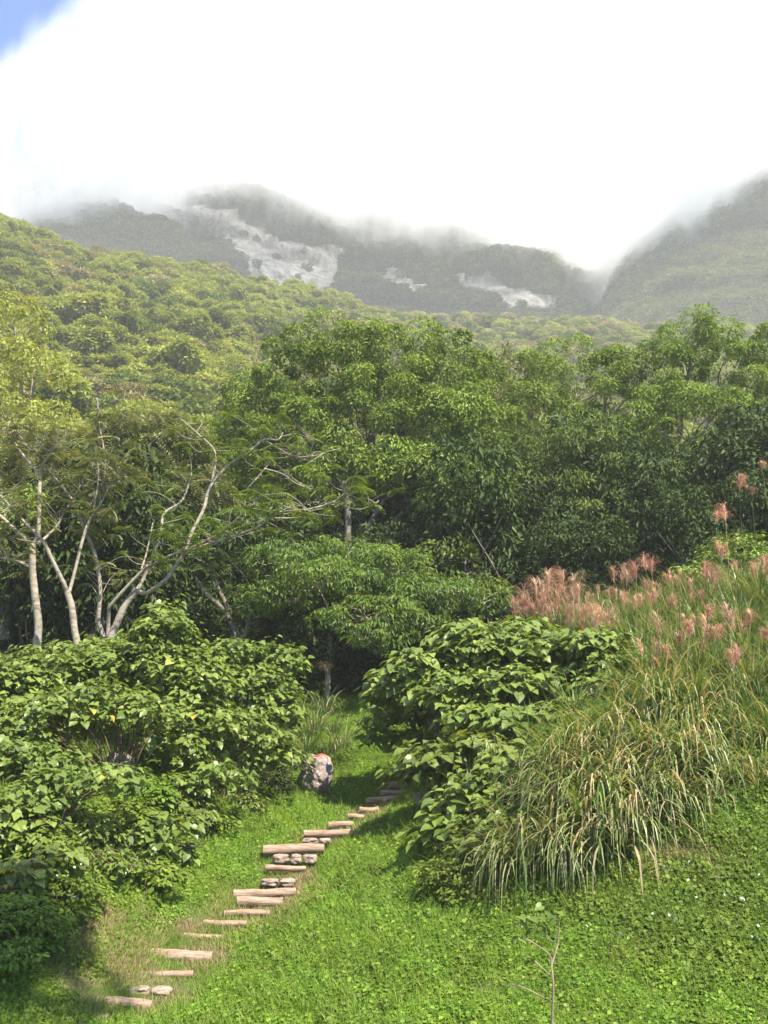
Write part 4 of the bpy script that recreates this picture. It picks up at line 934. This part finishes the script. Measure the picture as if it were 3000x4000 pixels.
plume_stand('lone tan plume standing right of the big plume stand against the trees', [(2430,2230,1),(2440,2330,.7)], 29, 'plume', 92, .6, 2560, 20)
plume_stand('tall silvergrass with red and white plumes high at the right edge', [(2885,1870,.9),(2935,1910,.5),(2975,1810,.5),(2830,1985,1),(2800,2010,.6),(2995,2190,.8)], 27.5, 'plume_red', 93, .55, 2300, 45)
plume_stand('row of reddish plumes along the top of the right bank', [(2620,2260,.6),(2830,2280,.8),(2870,2290,.8),(2800,2310,.8),(2970,2270,.8),(2920,2330,.7),(2740,2330,.6),(2660,2400,.6),(2990,2350,.8)], 29, 'plume_red', 94, .6, 2300, 40)
plume_stand('pinkish plumes scattered in the green grass near the right edge', [(2760,2380,.9),(2840,2380,1),(2700,2440,.9),(2650,2490,.8),(2790,2460,.9),(2930,2400,.9),(2880,2550,.8),(2600,2540,.8),(2740,2520,.9),(2990,2470,.8),(2620,2680,.8),(2670,2690,.8),(2750,2710,.9),(2560,2580,.7)], 21.8, 'plume_red', 95, .42, 2500, 60)
# smaller grass clumps
lg = [clump_proto(440 + i, 60, .95, .022, .5, 1.7, 'blade_green', 0, spread=.15) for i in range(2)]
for i, (u, v, Y) in enumerate([(1150,2800,30.5),(1230,2780,30.5),(1300,2800,31),(1200,2860,29.8),(1290,2870,30),(1340,2850,30.5),(1180,2740,31.5),(1270,2720,32)]):
    p = P(u, v, Y); place(lg[i % 2], p - [0, 0, .45], r.random() * 6.28, r.uniform(1.1, 1.5), 'arching green grass clump above the painted boulder', 'arching grass clumps above the boulder', 'grass_clump')
for i, (u, Y) in enumerate([(60,19.4),(180,19.1),(280,19.4),(420,20.3),(330,18.9),(620,21)]):
    place(lg[i % 2], gp(u, Y), r.random() * 6.28, r.uniform(.8, 1.2), 'thin arching grass clump at the foot of the left thicket', 'grass clumps at the foot of the left thicket', 'grass_clump')
for i, (u, v, Y) in enumerate([(1730,3120,22.4),(1830,3150,21.2),(1950,3060,21.5),(2080,2960,22),(2250,2830,22.5),(2420,2740,22.6),(1880,2900,24.5),(2150,2830,24),(2000,2860,24.6)]):
    place(up[i % 3], G(P(u, v, Y)[0], Y), r.random() * 6.28, .85, 'shaded green grass clump under the wide right shrub', 'shaded grass clumps under the right shrubs', 'grass_clump')
tg = clump_proto(450, 22, .3, .008, .25, .8, 'lawn', 0, spread=.06)
for i in range(26):
    u = r.uniform(700, 3000); Y = r.uniform(14.9, 16.3); place(tg, gp(u, Y), r.random() * 6.28, r.uniform(.8, 1.6), 'thin tuft of taller grass standing in the lawn near the bottom', 'taller grass tufts in the lawn', 'grass_tuft', 'grass tuft')

# ------------------------------------------------------------------ flowers, sapling, rocks
fl = bpy.data.objects.new('white_flower', None)
g = Geo(); b = Geo(); tube(b, [(0, 0, 0), (.005, 0, .17), (0, .008, .33)], .003, .002, 4)
a = np.linspace(0, 6.283, 6)[:-1]; leaves(g, OVAL, np.tile([[0, .008, .33]], (5, 1)), np.stack([np.cos(a), .5 * np.sin(a), .85 * np.sin(a) + .1], 1), np.tile([[0, -.85, .5]], (5, 1)), (.024), .02, np.full(5, .6))
for nm, gg, mt in (('stalk', b, 'weed'), ('petals', g, 'petal')):
    q = bpy.data.objects.new(nm, gg.mesh(nm, M[mt])); q.parent = fl
def c4(x, y): return 2000 + x * .6028, 3300 + y * .6028
def c8(x, y): return x * .4219, 3200 + y * .4219
FR = [c4(*q) for q in [(1110,122),(1145,118),(1155,108),(1420,95),(1600,205),(1142,240),(1162,258),(1210,248),(1200,275),(1195,325),(1040,300),(1018,352),(1025,400),(1375,305),(1380,318),(1455,345),(1490,345),(1510,380),(1300,380),(1310,460),(1380,480),(910,440),(885,468),(830,437),(728,472),(1022,470),(1042,478),(1065,518),(1600,540),(1557,580),(1600,625),(695,592),(705,598),(492,548),(990,172),(1340,195)]]
FLf = [c8(*q) for q in [(630,368),(750,398),(690,470),(530,522),(625,525),(730,540),(795,540),(865,540),(840,580),(405,680),(690,745),(722,740),(632,725),(575,370),(222,212)]]
for grp, lab, L_ in (('white flowers on the right slope', 'tiny white flower in the green cover below the right bank', FR), ('white flowers on the left bank', 'tiny white flower on the leafy left bank', FLf)):
    for u, v in L_:
        lo, hi = 12.0, 40.0
        for _ in range(40):
            m_ = (lo + hi) / 2; p = P(u, v, m_)
            if p[2] > float(gz(p[0], p[1])) + .3: lo = m_
            else: hi = m_
        if 'left bank' in grp: lo = min(lo, 17.6)
        place(fl, P(u, v, lo) - [0, 0, .3], r.random() * 6.28, r.uniform(.75, 1.15), lab, grp, 'white_flower', 'flower')

def sapling():
    Y = 13.6; b0 = P(2158, 4040, Y); b0[2] = float(gz(b0[0], b0[1])); o = empty('sapling', b0); b = Geo(); g = Geo(); rng = np.random.default_rng(5)
    for pts, w0, w1 in (([(2158,3999),(2160,3903),(2161,3836),(2154,3770)], 11, 6), ([(2154,3772),(2170,3720),(2181,3674),(2184,3589)], 8, 4), ([(2154,3772),(2145,3728),(2078,3680),(2036,3656)], 6, 3),
                        ([(2158,3915),(2090,3879),(2040,3855),(2000,3843)], 5, 2.5), ([(2154,3815),(2112,3776),(2070,3740),(2036,3728)], 6, 2.5), ([(2172,3690),(2140,3660),(2126,3620)], 5, 2.5)):
        p = [P(u, v, Y + (0 if k == 0 else rng.normal() * .05)) for k, (u, v) in enumerate(pts)]
        if w0 == 11: p = [b0 - [0, 0, .1]] + p
        tube(b, smooth_path(p, 5), w0 * Y / 8000, w1 * Y / 8000, 7, .03)
    tips = np.array([P(u, v, Y) for u, v in [(2080,3600),(2120,3560),(2020,3570),(2150,3580),(2180,3560),(2090,3560),(2050,3590),(2030,3660),(2185,3590),(2000,3843),(2040,3728),(2126,3615),(2100,3640),(2160,3640)]])
    n = len(tips) * 2; az = rng.random(n) * 6.28
    leaves(g, HEART, np.repeat(tips, 2, 0) + rng.normal(size=(n, 3)) * .05, np.stack([np.cos(az), np.sin(az) - .3, -.4 + 0 * az], 1), np.array([0, -.4, .8]) + rng.normal(size=(n, 3)) * .3, .12, .11, rng.random(n) * .8)
    b.obj('stem', M['twig'], o, True); g.obj('foliage', M['heart'], o)
    tag(o, 'thin bare stemmed sapling standing alone in the lawn at the bottom', 'sapling')
sapling()

import bmesh
def rock(name, label, c, size, mat, seed, rough=.22, parts=None, cat='rock', power=3.2):
    bm = bmesh.new(); bmesh.ops.create_icosphere(bm, subdivisions=5, radius=1)
    for vv in bm.verts:
        q = vv.co.copy(); m_ = (abs(q.x) ** power + abs(q.y) ** power + abs(q.z) ** power) ** (1 / power)
        f = 1 + rough * mnoise.fractal(q * 1.3 + Vector((seed, 0, 0)), 1.0, 2.0, 5) + .05 * mnoise.noise(q * 9 + Vector((0, seed, 0)))
        q = q / m_ * f; vv.co = Vector((q.x * size[0], q.y * size[1], q.z * size[2]))
    me = bpy.data.meshes.new(name); bm.to_mesh(me); bm.free(); me.materials.append(mat)
    for p in me.polygons: p.use_smooth = True
    o = bpy.data.objects.new(name, me); o.location = c; link(o); return tag(o, label, cat)
def boulder_mat(spot, rad):
    m, t = new_mat('conglomerate'); tc = N(t, 'ShaderNodeTexCoord')
    n1 = N(t, 'ShaderNodeTexNoise', Scale=3.0, Detail=8.0, Roughness=.7); t.links.new(tc.outputs['Object'], n1.inputs['Vector'])
    vr = N(t, 'ShaderNodeTexVoronoi', Scale=9.0); t.links.new(tc.outputs['Object'], vr.inputs['Vector'])
    base = ramp(t, n1.outputs['Fac'], [(.3, (.19, .14, .12)), (.55, (.31, .235, .205)), (.75, (.43, .345, .31))])
    peb = math_n(t, 'MULTIPLY', ramp(t, vr.outputs['Distance'], [(.28, 1), (.42, 0)]), ramp(t, n1.outputs['Fac'], [(.48, 0), (.56, 1)]))
    c = mixc(t, peb, base, (.54, .46, .43))
    vd = t.nodes.new('ShaderNodeVectorMath'); vd.operation = 'DISTANCE'; t.links.new(tc.outputs['Object'], vd.inputs[0]); vd.inputs[1].default_value = spot
    dd = math_n(t, 'ADD', vd.outputs['Value'], math_n(t, 'MULTIPLY', math_n(t, 'SUBTRACT', n1.outputs['Fac'], .5), .35))
    c = mixc(t, ramp(t, dd, [(rad * .8, 1), (rad, 0)]), c, (.62, .07, .07))
    p = N(t, 'ShaderNodeBsdfPrincipled', Roughness=.7); t.links.new(c, p.inputs['Base Color'])
    hh = math_n(t, 'SUBTRACT', n1.outputs['Fac'], math_n(t, 'MULTIPLY', vr.outputs['Distance'], .8))
    b = N(t, 'ShaderNodeBump', Strength=.7, Distance=.045); t.links.new(hh, b.inputs['Height']); t.links.new(b.outputs[0], p.inputs['Normal'])
    o = N(t, 'ShaderNodeOutputMaterial'); t.links.new(p.outputs[0], o.inputs[0]); return m
rock('boulder', 'pebbly pinkish boulder with red paint on its top', P(1235, 3020, 28.6), (.42, .36, .50), boulder_mat((.12, -.14, .46), .15), 2.0)
rock('standing_stone', 'grey upright stone with a red painted top between the right shrubs', P(1690, 2770, 27.8), (.17, .16, .78), boulder_mat((-.03, -.05, .75), .26), 6.0, .1, None, 'stone', 4)
rock('slab_stone', 'brown slab of stone half hidden by leaves at the top of the steps', P(1665, 3080, 23.6), (.30, .25, .36), M['grey_rock'], 9.0, .18)
rock('mossy_stone', 'small mossy flat stone on the bank left of the steps', P(722, 3306, 21.6), (.24, .16, .06), M['hill_soil'], 12.0, .2)
rock('grey_stone', 'grey stone showing through the stems of the left thicket', P(470, 2990, 24), (.28, .25, .3), M['stone'], 13.0, .2)
def log_lying():
    p = [P(1390,2600,38), P(1440,2640,38)]; o = empty('fallen_branch', p[0]); g = Geo(); tube(g, smooth_path(p, 4), .13, .10, 8, .05, RNG, 1, True); g.obj('wood', M['bark'], o, True)
    tag(o, 'short brown fallen branch in the shade under the small bright tree', 'branch')
log_lying()
def hanging_tuft():
    p = P(1262, 2610, 34.5); o = empty('dead_grass_tuft', p); g = Geo(); rng = np.random.default_rng(8); n = 60
    blades(g, np.tile(p, (n, 1)) + rng.normal(size=(n, 3)) * .05, rng.random(n) * 6.28, .55 * rng.uniform(.6, 1.1, n), .02, .6 + .5 * rng.random(n), 2.2, rng, 6); g.obj('blades', M['dry'], o)
    tag(o, 'straw coloured tuft hanging beside the small tree trunk', 'grass tuft')
hanging_tuft()
